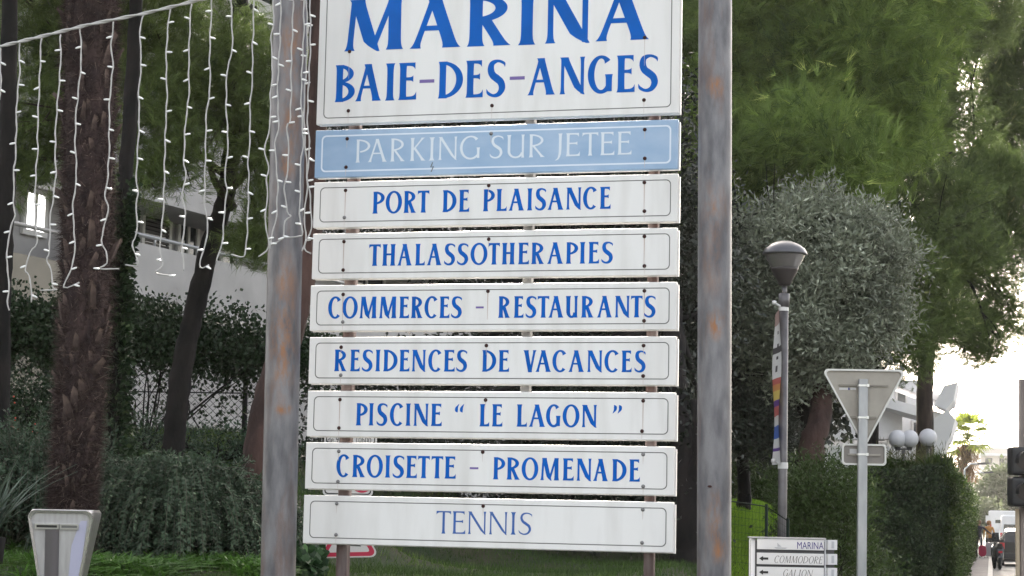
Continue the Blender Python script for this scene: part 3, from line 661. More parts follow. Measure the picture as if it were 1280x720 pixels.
# --- olive
B5 = [blob(*b) for b in [(1010, 300, 22.5, 85, 62), (1060, 350, 22.5, 72, 68), (950, 330, 22.6, 80, 70), (1000, 400, 22.3, 90, 70), (1080, 410, 22.6, 50, 45), (985, 465, 22.5, 60, 38), (1060, 468, 22.5, 40, 26), (945, 400, 22.8, 50, 60), (1112, 325, 22.6, 28, 30), (1112, 385, 22.6, 24, 34), (905, 305, 22.7, 44, 40), (1085, 285, 22.6, 40, 26), (1015, 258, 22.6, 46, 24)]]
g = gpt(1003, 23)
t = thing('olive_tree', 'silvery grey-green olive tree with a dense rounded crown behind the lamp post', 'olive tree', g)
mb = MB(); limb(mb, [g, at(1005, 590, 23), at(1012, 540, 23), at(1000, 470, 22.8), at(1005, 380, 22.6)], .13, .07, 12, .14)
mb.build('trunk', MBARKD, t)
mb = MB(); twigs(mb, B5, at(1003, 450, 22.7), 24, .025); mb.build('branches', MBARKD, t)['kind'] = 'stuff'
leaf_foliage('crown', billow(B5, 14, .30, 1), MOLIVE, t, dens=46, nl=24, spread=.105, L=.085, W=.024, up=.25, outward=1.0)
# --- left part of the olive: the pine's shade is put into darker leaves
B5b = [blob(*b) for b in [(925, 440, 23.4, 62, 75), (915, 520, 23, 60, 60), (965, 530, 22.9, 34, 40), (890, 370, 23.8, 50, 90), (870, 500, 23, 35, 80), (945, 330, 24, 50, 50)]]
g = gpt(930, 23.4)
t = thing('olive_shaded_side', 'left part of the olive, leaves coloured dark as if shaded, between the right-hand pole and the lamp post', 'tree', g)
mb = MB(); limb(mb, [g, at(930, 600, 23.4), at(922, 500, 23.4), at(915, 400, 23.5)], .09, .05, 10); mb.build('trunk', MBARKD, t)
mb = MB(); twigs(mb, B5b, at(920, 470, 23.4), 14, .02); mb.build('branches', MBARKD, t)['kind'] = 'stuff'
leaf_foliage('crown', billow(B5b, 11, .36, 1), leafmat('olive_leaves_shaded', (.02, .026, .02), (.085, .10, .08), (.26, .29, .24), rough=.45, trans=.15), t, dens=40, nl=30, spread=.08, L=.08, W=.024, up=.2, outward=1.0)
# --- evergreen mass behind the signboard
B6 = [blob(*b) for b in [(600, 230, 21.5, 190, 75), (780, 260, 21.5, 110, 130), (870, 330, 21, 40, 110), (600, 350, 22, 60, 45), (700, 400, 22, 120, 80), (620, 480, 21.5, 110, 55), (760, 520, 21, 110, 85), (480, 500, 21.5, 95, 45), (560, 580, 20.8, 150, 55), (440, 240, 21, 70, 70), (680, 130, 22, 200, 70), (480, 130, 22, 120, 70), (860, 570, 20, 30, 90), (720, 640, 21, 100, 32), (440, 590, 20, 50, 60), (850, 650, 20, 22, 60)]]
g = gpt(857, 19.5)
t = thing('evergreen_tree', 'dark evergreen tree behind the signboard, its trunk seen beside the right-hand pole', 'tree', g)
mb = MB(); limb(mb, [g-Vector((0, 0, .1)), at(855, 690, 19.5), at(862, 610, 19.5), at(850, 520, 19.8), at(840, 380, 20.5)], .15, .1, 12, .16)
limb(mb, [at(861, 620, 19.5), at(872, 560, 19.4), at(868, 500, 19.5)], .07, .04, 8)
mb.build('trunk', MBARKD, t)
mb = MB(); twigs(mb, B6, at(842, 400, 20.5), 24, .04); mb.build('branches', MBARKD, t)['kind'] = 'stuff'
leaf_foliage('crown', B6, MEVER, t, dens=26, nl=34, spread=.17, L=.075, W=.032)
# --- leaning trunk between pole and signboard
g = gpt(316, 14)
t = thing('leaning_tree', 'leaning reddish-brown trunk crossing behind the left-hand pole', 'tree', g)
mb = MB(); limb(mb, [g-Vector((0, 0, .1)), at(315, 668, 14), at(322, 590, 14), at(336, 500, 14.1), at(366, 400, 14.2), at(384, 320, 14.3), at(392, 200, 14.4), at(400, 20, 14.6), at(400, -160, 14.8)], .125, .075, 14, .12)
mb.build('trunk', MBARKR, t)
B7 = [blob(*b) for b in [(400, -150, 15, 150, 70), (560, -190, 15, 160, 60), (330, -100, 15.5, 110, 50)]]
mb = MB(); twigs(mb, B7, at(398, -60, 14.7), 10, .03); mb.build('branches', MBARKD, t)['kind'] = 'stuff'
leaf_foliage('crown', B7, MEVER, t, dens=26, nl=26, spread=.15, L=.08, W=.035)
# --- dark pine on the left: leaning trunk, hanging needle sprays
g = gpt(215, 18)
t = thing('pine_tree', 'dark pine with a crooked leaning trunk and drooping needles, behind the string lights', 'pine tree', g)
mb = MB(); limb(mb, [g-Vector((0, 0, .1)), at(218, 545, 18), at(226, 470, 18), at(240, 400, 18), at(262, 310, 18), at(283, 240, 18), at(292, 150, 18), at(300, 20, 18), at(300, -120, 18)], .105, .07, 12, .12)
mb.build('trunk', MBARKD, t)
B8 = [blob(*b) for b in [(40, 30, 17, 70, 55), (20, 120, 17, 60, 50), (190, 40, 17.4, 80, 55), (200, 130, 17, 62, 60), (225, 190, 17, 46, 34), (180, 222, 16.8, 40, 16), (300, 60, 17, 50, 60), (310, 150, 17.5, 40, 55), (20, 200, 17.3, 50, 30), (110, 90, 17.6, 60, 80), (120, -50, 17, 200, 50), (255, 100, 17.8, 60, 60), (325, 240, 17.6, 24, 50), (322, 300, 17.6, 20, 16), (60, 170, 17.5, 45, 48), (345, 130, 17.5, 40, 90)]]
mb = MB()
for P_ in ([(292, 260), (268, 225), (262, 200), (255, 190)], [(290, 220), (262, 205), (235, 170), (215, 120)], [(285, 240), (320, 200), (340, 150)], [(292, 150), (240, 90), (180, 60), (110, 60)], [(296, 100), (340, 60), (370, 0)]):
    limb(mb, [at(x, y, 18-.2*i) for i, (x, y) in enumerate(P_)], .045, .012, 7, .1, 6)
twigs(mb, B8, at(293, 140, 18), 30, .022); mb.build('branches', MBARK, t)['kind'] = 'stuff'
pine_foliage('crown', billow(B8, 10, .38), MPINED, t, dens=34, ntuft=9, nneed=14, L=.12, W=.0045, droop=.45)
# --- ivy-clad trunk behind the palm
g = gpt(142, 15.5)
t = thing('ivy_covered_tree', 'slim tree trunk wrapped in ivy just right of the palm trunk', 'tree', g)
mb = MB(); limb(mb, [g-Vector((0, 0, .1)), at(141, 550, 15.5), at(143, 430, 15.5), at(148, 300, 15.5), at(160, 180, 15.6), at(170, 0, 15.8), at(172, -140, 15.8)], .075, .05, 10, .12); mb.build('trunk', MBARKD, t)
pts = np.array([list(p) for p in smooth_path([at(141, 560, 15.4), at(143, 430, 15.4), at(146, 330, 15.4), at(150, 260, 15.4)], 10)])
i = rng.integers(0, len(pts), 3800); d = rng.normal(size=(3800, 3)); d[:, 2] *= .4
leaves('ivy', pts[i]+d/np.linalg.norm(d, axis=1)[:, None]*rng.uniform(.05, .13, 3800)[:, None]+np.array([0, 0, 1])*rng.uniform(-.2, .2, 3800)[:, None], d, .05, .045, rng.random(3800), MIVY, t, 'quad')
# --- trunk at far left
g = gpt(3, 14.5)
t = thing('tree', 'bare dark trunk cut by the left edge of the photo', 'tree', g)
mb = MB(); limb(mb, [g-Vector((0, 0, .1)), at(0, 480, 14.5), at(3, 350, 14.5), at(8, 240, 14.5), at(10, 150, 14.5), at(12, 0, 14.6), at(14, -150, 14.6)], .075, .055, 12, .1); mb.build('trunk', MBARKD, t)
B9 = [blob(*b) for b in [(-60, -120, 15, 150, 60), (60, -150, 15.5, 140, 50)]]
leaf_foliage('crown', B9, MEVER, t, dens=20, nl=26, spread=.15, L=.08, W=.035)
# --- woodland far behind everything
Pw = []
for (px, py, D, rx, ry) in [(100, 60, 40, 260, 170), (420, 120, 42, 220, 200), (700, 200, 44, 260, 250), (900, 350, 46, 160, 260), (980, 100, 50, 160, 160), (560, 420, 44, 260, 190), (860, 560, 40, 110, 90), (300, 60, 48, 160, 150), (-60, 200, 40, 120, 200), (1060, 250, 60, 60, 160), (740, -120, 50, 360, 130), (250, -150, 46, 360, 100), (1010, 420, 48, 60, 120), (640, 630, 42, 300, 50)]:
    Pw.append(blob(px, py, D, rx, ry, 3))
o = leaf_foliage('woodland', Pw, MEVER, None, dens=5.5, nl=30, spread=.38, L=.24, W=.15)
tag(o, kind='stuff')
# ------------------------------------------------------------------ palm trunk (left)
g = gpt(90, 12.5)
palm = thing('palm_tree', 'shaggy brown palm trunk with old leaf stubs rising out of frame behind the string lights', 'palm tree', g)
cl = [(84, 760, 29), (90, 640, 28), (93, 590, 29), (98, 520, 30), (103, 440, 31), (108, 330, 33), (110, 220, 34), (112, 100, 35), (114, 0, 36), (118, -160, 37)]
Dp = 12.5
path = smooth_path([at(x, y, Dp) for x, y, r in cl], 8); rads = []
for j in range(len(cl)-1):
    for q in range(8): rads.append((cl[j][2]+(cl[j+1][2]-cl[j][2])*q/8)*Dp/F*.87)
rads.append(cl[-1][2]*Dp/F*.9)
MPALM = mat('palm_fibre', (.020, .013, .014), .95, 0, (.065, .042, .040), 14, (1, 1, .5), 9, 1.0, 40)
mb = MB(); mb.tube(path, rads, 22, wob=.06); mb.build('trunk', MPALM, palm)
MSTUB = mat('leaf_stub', (.055, .037, .034), .9, 0, (.34, .25, .205), 9, (1, 1, .5), 5, .6, 30, lo=.42, hi=.68)
stub = MB()
stub.add([(-.020, 0, 0), (.020, 0, 0), (.017, .016, .03), (-.017, .016, .03), (-.014, .028, .075), (.014, .028, .075), (.010, .034, .098), (-.011, .037, .088), (-.016, -.004, .03), (.016, -.004, .03), (0, .012, .075)],
         [(0, 1, 2, 3), (3, 2, 5, 4), (4, 5, 6, 7), (0, 3, 8), (8, 3, 4), (1, 9, 2), (2, 9, 5), (8, 4, 10), (9, 10, 5), (10, 4, 7), (10, 7, 6), (10, 6, 5), (0, 8, 9, 1), (8, 10, 9)])
sme = stub.mesh('leaf_stub', MSTUB)
plen = len(path); cnt = 0
for k in range(285):
    if random.random() < .12: continue
    f = (k+.5)/285; jx = f*(plen-1.01); j = int(jx); p = path[j].lerp(path[j+1], jx-j); r = rads[j]
    an = k*2.39996+random.uniform(-.5, .5)
    zpx = f
    s_ = random.uniform(.75, 1.5)*(1 if f > .30 else .7)
    nrm = Vector((math.cos(an), math.sin(an), 0)); o = bpy.data.objects.new('leaf_stub', sme); C.objects.link(o); o.parent = palm
    o.matrix_parent_inverse = wm(palm).inverted()
    o.matrix_basis = Matrix.Translation(p+nrm*(r*.92)) @ Matrix.Rotation(an-math.pi/2, 4, 'Z') @ Matrix.Rotation(random.uniform(-.45, .35), 4, 'Y') @ Matrix.Rotation(random.uniform(-.25, .3), 4, 'X') @ Matrix.Diagonal((s_, s_*random.uniform(.8, 1.5), s_*random.uniform(.9, 1.5), 1))
n = 42000; f = rng.random(n); jx = (f*(plen-1.01)); ji = jx.astype(int); pa = np.array([list(p) for p in path]); ra = np.array(rads)
pp = pa[ji]+(pa[ji+1]-pa[ji])*(jx-ji)[:, None]; an = rng.uniform(0, 2*math.pi, n); nr = np.stack([np.cos(an), np.sin(an), np.zeros(n)], 1)
dd = nr*.75+rng.normal(size=(n, 3))*.55+np.array([0, 0, -.15])
MFIB = leafmat('palm_fibre_threads', (.025, .016, .016), (.075, .052, .048), (.28, .21, .18), rough=.9, trans=.1)
leaves('fibre', pp+nr*(ra[ji]*.97)[:, None], dd, rng.uniform(.03, .10, n), .004, rng.random(n), MFIB, palm)
mbf = MB()
# crown of fan leaves above the frame
topp = path[-1]
fan = MB()
for k in range(13):
    a = R_(-80+160*k/12); tip = (math.sin(a)*.55, .55*math.cos(a)+.5, -.12*abs(math.sin(a)))
    b_ = (math.sin(a)*.06, .5+math.cos(a)*.06, 0); sdx = math.cos(a)*.03; sdy = -math.sin(a)*.03
    fan.add([(b_[0]-sdx*.4, b_[1]-sdy*.4, 0), ((b_[0]+tip[0])/2-sdx, (b_[1]+tip[1])/2-sdy, .01), tip, ((b_[0]+tip[0])/2+sdx, (b_[1]+tip[1])/2+sdy, .01)], [(0, 1, 2, 3)])
fan.tube([(0, 0, 0), (0, .25, .03), (0, .5, 0)], [.012, .01, .008], 5)
fme = fan.mesh('frond', MOLE)
for k in range(26):
    o = bpy.data.objects.new('frond', fme); C.objects.link(o); o.parent = palm; o.matrix_parent_inverse = wm(palm).inverted()
    o.matrix_basis = Matrix.Translation(topp) @ Matrix.Rotation(k*2.4, 4, 'Z') @ Matrix.Rotation(R_(60-k*4.2), 4, 'X')
# ------------------------------------------------------------------ left undergrowth
def shrub(name, label, cat, blobs, m, group=None, **kw):
    c = np.mean([b[0] for b in blobs], 0); g = Vector((c[0], c[1], hz(c[0], c[1])))
    t = thing(name, label, cat, g, group)
    mb = MB(); r_ = kw.pop('twig', .012); twigs(mb, blobs, g, 12, r_); mb.build('stems', MBARKD, t)['kind'] = 'stuff'
    leaf_foliage('foliage', blobs, m, t, **kw); return t
shrub('ivy_hedge', 'dark ivy-covered hedge running along the top of the wire fence on the left', 'hedge',
      [blob(x, y, D, rx, ry) for x, y, D, rx, ry in [(-20, 400, 19.5, 60, 36), (30, 410, 19.5, 60, 34), (90, 420, 19.6, 60, 48), (170, 425, 19.7, 60, 36), (225, 418, 19.8, 60, 32), (285, 435, 19.9, 55, 34), (335, 440, 20, 45, 32), (380, 440, 20, 40, 40), (150, 400, 19.8, 25, 18), (190, 400, 19.8, 30, 12)]], MIVY, dens=60, nl=34, spread=.10, L=.05, W=.036)
# trailing climbers over the fence mesh
n = 5200; u_ = rng.random(n); pxs = -10+350*u_; pys = 450+90*rng.random(n)**1.8
keep = np.sin(pxs*.09+1)+np.sin(pxs*.23)+rng.normal(size=n)*.9 > .3
pos = np.array([list(at(a, b, 20.35+random.uniform(-.1, .1))) for a, b in zip(pxs[keep], pys[keep])])
tt = thing('climbing_plant', 'thin climbing plant trailing over the wire fence beside the pale wall', 'climber', gpt(240, 20.4))
leaves('leaves', pos, rng.normal(size=pos.shape), .05, .035, rng.random(len(pos)), MIVY, tt, 'quad')
mb = MB()
for k in range(11):
    x = random.uniform(0, 330); limb(mb, [at(x, 535, 20.3), at(x+random.uniform(-25, 25), 500, 20.25), at(x+random.uniform(-50, 50), 455, 20.2)], .008, .004, 5, .05, 5)
mb.build('stems', MBARKD, tt)['kind'] = 'stuff'
MSTEM = mat('green_stem', (.06, .065, .045), .8)
# arching cotoneaster
def arching(name, label, cat, px, py, D, nspray, reach, m, leafn=70, L=.035, W=.014, h0=.5):
    b = at(px, py, D); b.z = hz(b.x, b.y); t = thing(name, label, cat, b)
    P, Dr, T = [], [], []; mb = MB()
    for k in range(nspray):
        a = random.uniform(0, 2*math.pi); el = random.uniform(.35, 1.35); rr = reach*random.uniform(.6, 1.1)
        st_ = b+Vector((random.uniform(-.35, .35)*reach, random.uniform(-.2, .2)*reach, 0))
        vx = math.cos(a)*math.cos(el); vy = math.sin(a)*math.cos(el); vz = math.sin(el)
        pts = []
        for q in range(9):
            s_ = q/8*rr; pts.append(st_+Vector((vx*s_*1.1, vy*s_*1.1, vz*s_*1.45*h0*2-.62*s_*s_/reach)))
        mb.tube(pts, [.005-.0004*q for q in range(9)], 4, cap=False)
        tn = random.random()
        for q in range(leafn):
            f = random.uniform(.12, 1)*7.99; j = int(f); p = pts[j].lerp(pts[j+1], f-j); tg = (pts[j+1]-pts[j]).normalized()
            d = tg*.5+Vector((random.gauss(0, 1), random.gauss(0, 1), random.gauss(0, .7)))*.6
            P.append(p+d*.02); Dr.append(d); T.append(tn*.55+random.random()*.45)
    for k in range(int(nspray*.8)):
        a = random.uniform(0, 2*math.pi); rr_ = reach*random.uniform(.2, .95); z0 = reach*(1.0-.55*(rr_/reach)**2)*random.uniform(.6, 1.0)
        p0 = b+Vector((math.cos(a)*rr_, math.sin(a)*rr_*.8, z0)); ln = reach*random.uniform(.35, .75); pts = []
        for q in range(9):
            f = q/8; pts.append(p0+Vector((math.cos(a)*ln*(f-.35*f*f), math.sin(a)*ln*(f-.35*f*f), ln*(.22*f-1.0*f*f))))
        mb.tube(pts, [.004-.0003*q for q in range(9)], 4, cap=False); tn = random.random()
        for q in range(int(leafn*.8)):
            f = random.uniform(.05, 1)*7.99; j = int(f); p = pts[j].lerp(pts[j+1], f-j); tg = (pts[j+1]-pts[j]).normalized()
            sdv = tg.cross(Vector((0, 0, 1))).normalized()*random.choice((-1, 1)); d = tg*.7+sdv*.8+Vector((random.gauss(0, .2), random.gauss(0, .2), random.gauss(0, .2)))
            P.append(p); Dr.append(d); T.append(tn*.75+random.random()*.3)
    mb.build('stems', MSTEM, t)['kind'] = 'stuff'
    leaves('foliage', np.array([list(p) for p in P]), np.array([list(p) for p in Dr]), L, W, np.array(T), m, t, 'quad'); return t
arching('cotoneaster_shrub', 'large dark blue-green shrub of arching sprays right of the palm trunk', 'shrub', 215, 690, 13.3, 560, .76, MSHRUB, 80, .032, .014, .56)
arching('cotoneaster_shrub', 'dark arching shrub growing behind the palm trunk on the left', 'shrub', 40, 690, 13.9, 330, .80, MSHRUB, 65, .034, .015, .62)
shrub('berry_shrub', 'dark shrub dotted with a few red berries at the left below the fence', 'shrub',
      [blob(x, y, D, rx, ry) for x, y, D, rx, ry in [(10, 500, 16.5, 60, 40), (60, 520, 16.5, 50, 35), (0, 570, 16, 60, 50), (130, 545, 17, 35, 40), (150, 590, 16.5, 30, 40)]], MIVY, dens=60, nl=32, spread=.09, L=.04, W=.022)
t = [o for o in C.objects if o.name == 'berry_shrub'][0]
mb = MB()
for k in range(26):
    p = at(random.gauss(32, 16), random.gauss(545, 26), 15.9); mb.lathe([(0, -.008), (.007, -.004), (.007, .004), (0, .008)], p, 6)
mb.build('berries', mat('berry_red', (.42, .05, .02), .4), t)['kind'] = 'stuff'
shrub('low_shrub', 'low dark shrub at the foot of the fence between the leaning trunks', 'shrub', [blob(x, y, D, rx, ry) for x, y, D, rx, ry in [(280, 560, 18.5, 45, 20), (200, 548, 18.5, 40, 18), (330, 560, 18.5, 40, 22)]], MSHRUB, dens=60, nl=30, spread=.09, L=.04, W=.02)
def blades(name, label, cat, pts, n, L, W, m, spreadxy=.3, bend=.5, tone=None, group=None, kindstuff=False, up=1.0):
    """strap leaves: each a bent 3-segment blade"""
    vs = []; fs = []; tn = []
    for (bx, by, bz) in pts:
        t0 = random.random()
        for k in range(n):
            a = random.uniform(0, 2*math.pi); ll = L*random.uniform(.55, 1.15); lean = random.uniform(.12, 1)*spreadxy
            dx, dy = math.cos(a), math.sin(a); sx, sy = -dy, dx; i0 = len(vs)
            for q in range(5):
                f = q/4; r = ll*(lean*f+bend*lean*f*f*.8); z = ll*up*(f*.95-bend*f*f*.42*(.5+lean))
                w_ = W*(1-f**2.2)*.5+.0005
                vs.append((bx+dx*r-sx*w_, by+dy*r-sy*w_, bz+z)); vs.append((bx+dx*r+sx*w_, by+dy*r+sy*w_, bz+z+W*.15))
            for q in range(4): fs.append((i0+2*q, i0+2*q+1, i0+2*q+3, i0+2*q+2)); tn.append(min(1, max(0, t0*.6+random.random()*.4)))
    me = bpy.data.meshes.new(name); me.from_pydata(vs, [], fs); a = me.attributes.new('tone', 'FLOAT', 'FACE'); a.data.foreach_set('value', tn)
    me.materials.append(m); me.update(); return me
MSTRAP = leafmat('strap_leaves', (.03, .075, .014), (.09, .20, .03), (.20, .36, .07), rough=.4, trans=.35, spec=.5)
MYUC = leafmat('spiky_leaves', (.04, .06, .045), (.13, .17, .13), (.30, .36, .30), rough=.45, trans=.15)
pts = []
for k in range(1500):
    px = random.uniform(-20, 345); D = random.uniform(10.6, 13.4)+.5*math.sin(px*.03); p = gpt(px, D)
    if math.sin(p.x*5.1+1)*math.sin(p.y*3.3)+math.sin(p.x*11) * .5 < random.uniform(-.9, .5): continue
    pts.append((p.x, p.y, p.z-.03))
o = link('strap_leaf_border', blades('strap_leaves', '', '', pts, 8, .18, .017, MSTRAP, 1.1, .9), None); tag(o, 'bright green strap-leaved ground cover along the bottom left', 'ground cover', kind='stuff')
b = at(-6, 650, 12.0); me = blades('spiky_plant', '', '', [(b.x+random.uniform(-.05, .05), b.y+random.uniform(-.05, .05), b.z-.12+random.uniform(0, .12)) for _ in range(12)], 10, .44, .015, MYUC, 1.0, .25, up=.9)
t = thing('spiky_plant', 'plant with long thin grey-green spiky leaves at the left edge beside the palm', 'plant', (b.x, b.y, hz(b.x, b.y)))
link('leaves', me, t)['kind'] = 'stuff'
mb = MB(); mb.tube([(b.x, b.y, hz(b.x, b.y)-.05), (b.x+.02, b.y, b.z-.1)], .05, 8); mb.build('stem', MBARKD, t)
# round leaves (right of the left pole)
n = 1500; px = rng.uniform(365, 404, n); D = rng.uniform(12.4, 14.6, n); pos = []
for a, b_ in zip(px, D):
    p = gpt(a, b_); pos.append((p.x, p.y, p.z+random.uniform(.0, .15)))
leaves('round_leaf_plants', np.array(pos), rng.normal(size=(n, 3))*np.array([1, 1, .35]), .07, .07, rng.random(n), leafmat('round_leaves', (.012, .03, .013), (.04, .085, .035), (.10, .18, .08), trans=.3), None, 'quad')
tag(bpy.data.objects['round_leaf_plants'], 'low round-leaved plants at the foot of the signboard beside the left-hand pole', 'ground cover', kind='stuff')
# lawn
def lawn(name, label, n, pxr, Dr, L, m, cond=None):
    px = rng.uniform(*pxr, n); D = rng.uniform(*Dr, n)
    x = D*(px-640)/F*1.0; y = D
    z = hgt(x, y)
    pos = np.stack([x, y, z-.005], 1); d = rng.normal(size=(n, 3))*.38+np.array([0, 0, 1])
    o = leaves(name, pos, d, L*rng.uniform(.5, 1.2, n), .007, .5+.3*np.sin(x*2.3)*np.cos(y*1.7)+rng.normal(size=n)*.22, m, None); return tag(o, label, 'grass', kind='stuff')
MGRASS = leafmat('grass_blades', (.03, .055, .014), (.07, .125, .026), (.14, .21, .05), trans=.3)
MGRASSB = leafmat('grass_blades_sunlit', (.10, .20, .016), (.22, .38, .03), (.38, .52, .07), trans=.45)  # brighter blade colour stands in for sun falling on the bank
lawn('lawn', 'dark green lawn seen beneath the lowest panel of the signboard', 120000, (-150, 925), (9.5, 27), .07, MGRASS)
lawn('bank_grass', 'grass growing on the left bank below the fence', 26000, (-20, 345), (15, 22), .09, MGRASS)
lawn('sunlit_grass_bank', 'grass bank coloured vivid yellow-green as if sunlit, between the right-hand pole and the lamp post', 60000, (908, 1000), (16.5, 25.5), .06, MGRASSB)
# ------------------------------------------------------------------ right shrubs
shrub('oleander_shrub', 'leafy green shrub with scattered pale tips under the olive tree, right of the lamp post', 'shrub',
      [blob(x, y, D, rx, ry) for x, y, D, rx, ry in [(1030, 615, 20.6, 50, 36), (1060, 640, 20.6, 28, 50), (1020, 670, 20.8, 46, 60), (1062, 700, 20.8, 34, 40), (1008, 608, 20.9, 34, 26), (1045, 592, 20.9, 36, 16), (1000, 650, 20.9, 30, 50), (1092, 712, 21, 34, 22)]], MOLE, dens=46, nl=36, spread=.10, L=.062, W=.018, up=.5)
shrub('dark_shrub', 'dark shrub on top of the sunlit grass bank, left of the lamp post', 'shrub',
      [blob(x, y, D, rx, ry) for x, y, D, rx, ry in [(935, 590, 26, 40, 34), (900, 600, 26, 40, 34), (970, 595, 26.2, 30, 34), (945, 612, 25.8, 45, 16), (990, 620, 26.2, 24, 40)]], MOLE, dens=40, nl=36, spread=.11, L=.06, W=.02, up=.4)
shrub('feathery_shrub', 'wispy olive-brown shrub rising above the clipped hedge beneath the globe lamps', 'shrub',
      [blob(x, y, D, rx, ry) for x, y, D, rx, ry in [(1125, 582, 43.5, 40, 11), (1165, 580, 43.5, 34, 11), (1100, 592, 43.5, 34, 10)]], leafmat('wispy', (.06, .07, .025), (.15, .16, .06), (.24, .23, .11)), dens=14, nl=30, spread=.16, L=.16, W=.014, up=1.2, twig=.02)
# clipped hedge
def S(l, t, z): return Vector((l*UY+t*UX, -l*UX+t*UY, z))
hed = thing('clipped_hedge', 'tall clipped dark green hedge lining the left of the pavement, behind the triangular sign', 'hedge', S(-1.8, 42, 0))
T0, T1, ZH = 43.0, 104.0, 3.0
mb = MB(); c0 = []
mb.add([S(-1.15, T0+.25, .0), S(-3.0, T0+.25, 0), S(-3.0, T1, 0), S(-1.25, T1, 0), S(-1.15, T0+.25, ZH-.25), S(-3.0, T0+.25, ZH-.4), S(-3.0, T1, ZH-.4), S(-1.25, T1, ZH-.4)],
       [(0, 1, 5, 4), (1, 2, 6, 5), (2, 3, 7, 6), (3, 0, 4, 7), (4, 5, 6, 7)])
mb.build('blocking_core', MBARKD, hed)  # solid dark box added inside the hedge to block see-through
def face_pts(n, kind):
    a, b = rng.random(n), rng.random(n)
    j = rng.normal(size=n)*.07
    if kind == 'front':
        l = -.82-2.0*a; t = T0+j-.05+.35*np.maximum(0, (l+1.15)/.35)**2; z = ZH*b+.03; nv = np.array([-UX, -UY, .1])
        z = z*(1.0-.045*(a)) + .05*np.sin(a*9)
        l = l - .12*(1-b)
    elif kind == 'side':
        t = T0+(T1-T0)*a**1.6; l = -.86+j-.16*np.sin(t*1.3)*.4+.12*(b-.5); z = (ZH-.15)*b; nv = np.array([UY, -UX, .1])
    else:
        t = T0+(T1-T0)*a**1.8; l = -.85-1.9*b; z = ZH+j+.06*np.sin(t*2)-.06*b-.0*t; nv = np.array([0, 0, 1.])
    p = np.stack([l*UY+t*UX, -l*UX+t*UY, z], 1)
    low = np.sin(p[:, 0]*4)+np.sin(p[:, 2]*5+p[:, 0]*3)
    return p+nv*(low*.05)[:, None], np.broadcast_to(nv, (n, 3))
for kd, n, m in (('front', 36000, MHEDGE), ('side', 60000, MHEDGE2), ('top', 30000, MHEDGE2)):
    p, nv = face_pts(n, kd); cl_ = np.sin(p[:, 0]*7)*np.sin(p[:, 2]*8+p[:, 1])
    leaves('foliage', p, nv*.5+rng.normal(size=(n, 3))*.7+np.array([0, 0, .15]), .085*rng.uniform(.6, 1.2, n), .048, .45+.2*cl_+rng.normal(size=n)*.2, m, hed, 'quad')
n = 2600; t_ = T0+(T1-T0)*rng.random(n)**2; l = -.85-.5*rng.random(n); p = np.stack([l*UY+t_*UX, -l*UX+t_*UY, np.full(n, ZH)], 1)
leaves('stray_shoots', p, rng.normal(size=(n, 3))*.4+np.array([0, 0, 1]), .4*rng.random(n), .03, rng.random(n), MHEDGE2, hed, 'quad')
# ------------------------------------------------------------------ left building (runs obliquely behind the fence)
BD = np.array([math.sin(R_(23)), math.cos(R_(23)), 0]); BO = np.array(list(at(0, 400, 24.2))); BO[2] = 0
BNrm = np.array([-BD[1], BD[0], 0]); BNrm = -BNrm      # towards the viewer side (right)
def fac(px, py, back=0.0):
    d = ray(px, py); o = BO - BNrm*back
    k = ((o-np.array([0, 0, H]))@BNrm)/(d@BNrm); p = np.array([0, 0, H])+d*k
    return float((p-o)@BD), float(p[2])
def bp(t, z, back=0.0): return Vector(BO-BNrm*back+BD*t+np.array([0, 0, z]))
def fbox(mb, t0, t1, z0, z1, back, thick, mi=0):
    vs = [bp(t, z, b) for b in (back, back+thick) for t, z in ((t0, z0), (t1, z0), (t1, z1), (t0, z1))]
    mb.add(vs, [(0, 1, 2, 3), (7, 6, 5, 4), (0, 4, 5, 1), (1, 5, 6, 2), (2, 6, 7, 3), (3, 7, 4, 0)], mi)
MRND = mat('render_grey_white', (.36, .35, .35), .9, 0, (.44, .43, .43), 1.5, bump=.1, bscale=50)
MRNT = mat('render_tan', (.26, .24, .20), .9, 0, (.32, .29, .245), 1.5, bump=.1, bscale=50)
MFRM = mat('window_frame_white', (.62, .61, .60), .5)
MGLS = mat('window_glass', (.03, .035, .04), .08, 0, spec=.8)
MSHUT = mat('shutter_slats', (.05, .045, .045), .6)
MRAIL = mat('rail_metal', (.45, .45, .46), .4, .5)
t = thing('apartment_building', 'pale apartment building with balconies and white-framed windows behind the trees on the left', 'building', bp(3, 0))
t0, _ = fac(-60, 300); t1 = 16.0
zt = fac(200, 309)[1]; zt2 = fac(50, 287)[1]
tm = fac(118, 300)[0]
mb = MB(); fbox(mb, tm+.02, t1, -1, zt, 0, .25); mb.build('terrace_wall', MRND, t)
mb = MB(); fbox(mb, t0-6, tm, -1, zt2-.35, 0, .25); mb.build('terrace_wall', MRNT, t)
zsof = fac(200, 257, 0)[1]
mb = MB(); fbox(mb, t0-6, t1, -1, zsof+3.2, .8, .3); mb.build('rear_wall', MRND, t)
mb = MB(); fbox(mb, t0-6, t1, zsof, zsof+.22, -.15, 1.64); mb.build('balcony_slab', MRND, t)
mb = MB(); fbox(mb, fac(225, 230)[0], t1, zsof+.225, zsof+1.2, -.12, .14); mb.build('balcony_parapet', MRND, t)
mb = MB(); fbox(mb, t0-6, t1, zsof+3.2, zsof+3.45, -.15, 1.9); mb.build('balcony_slab', MRND, t)
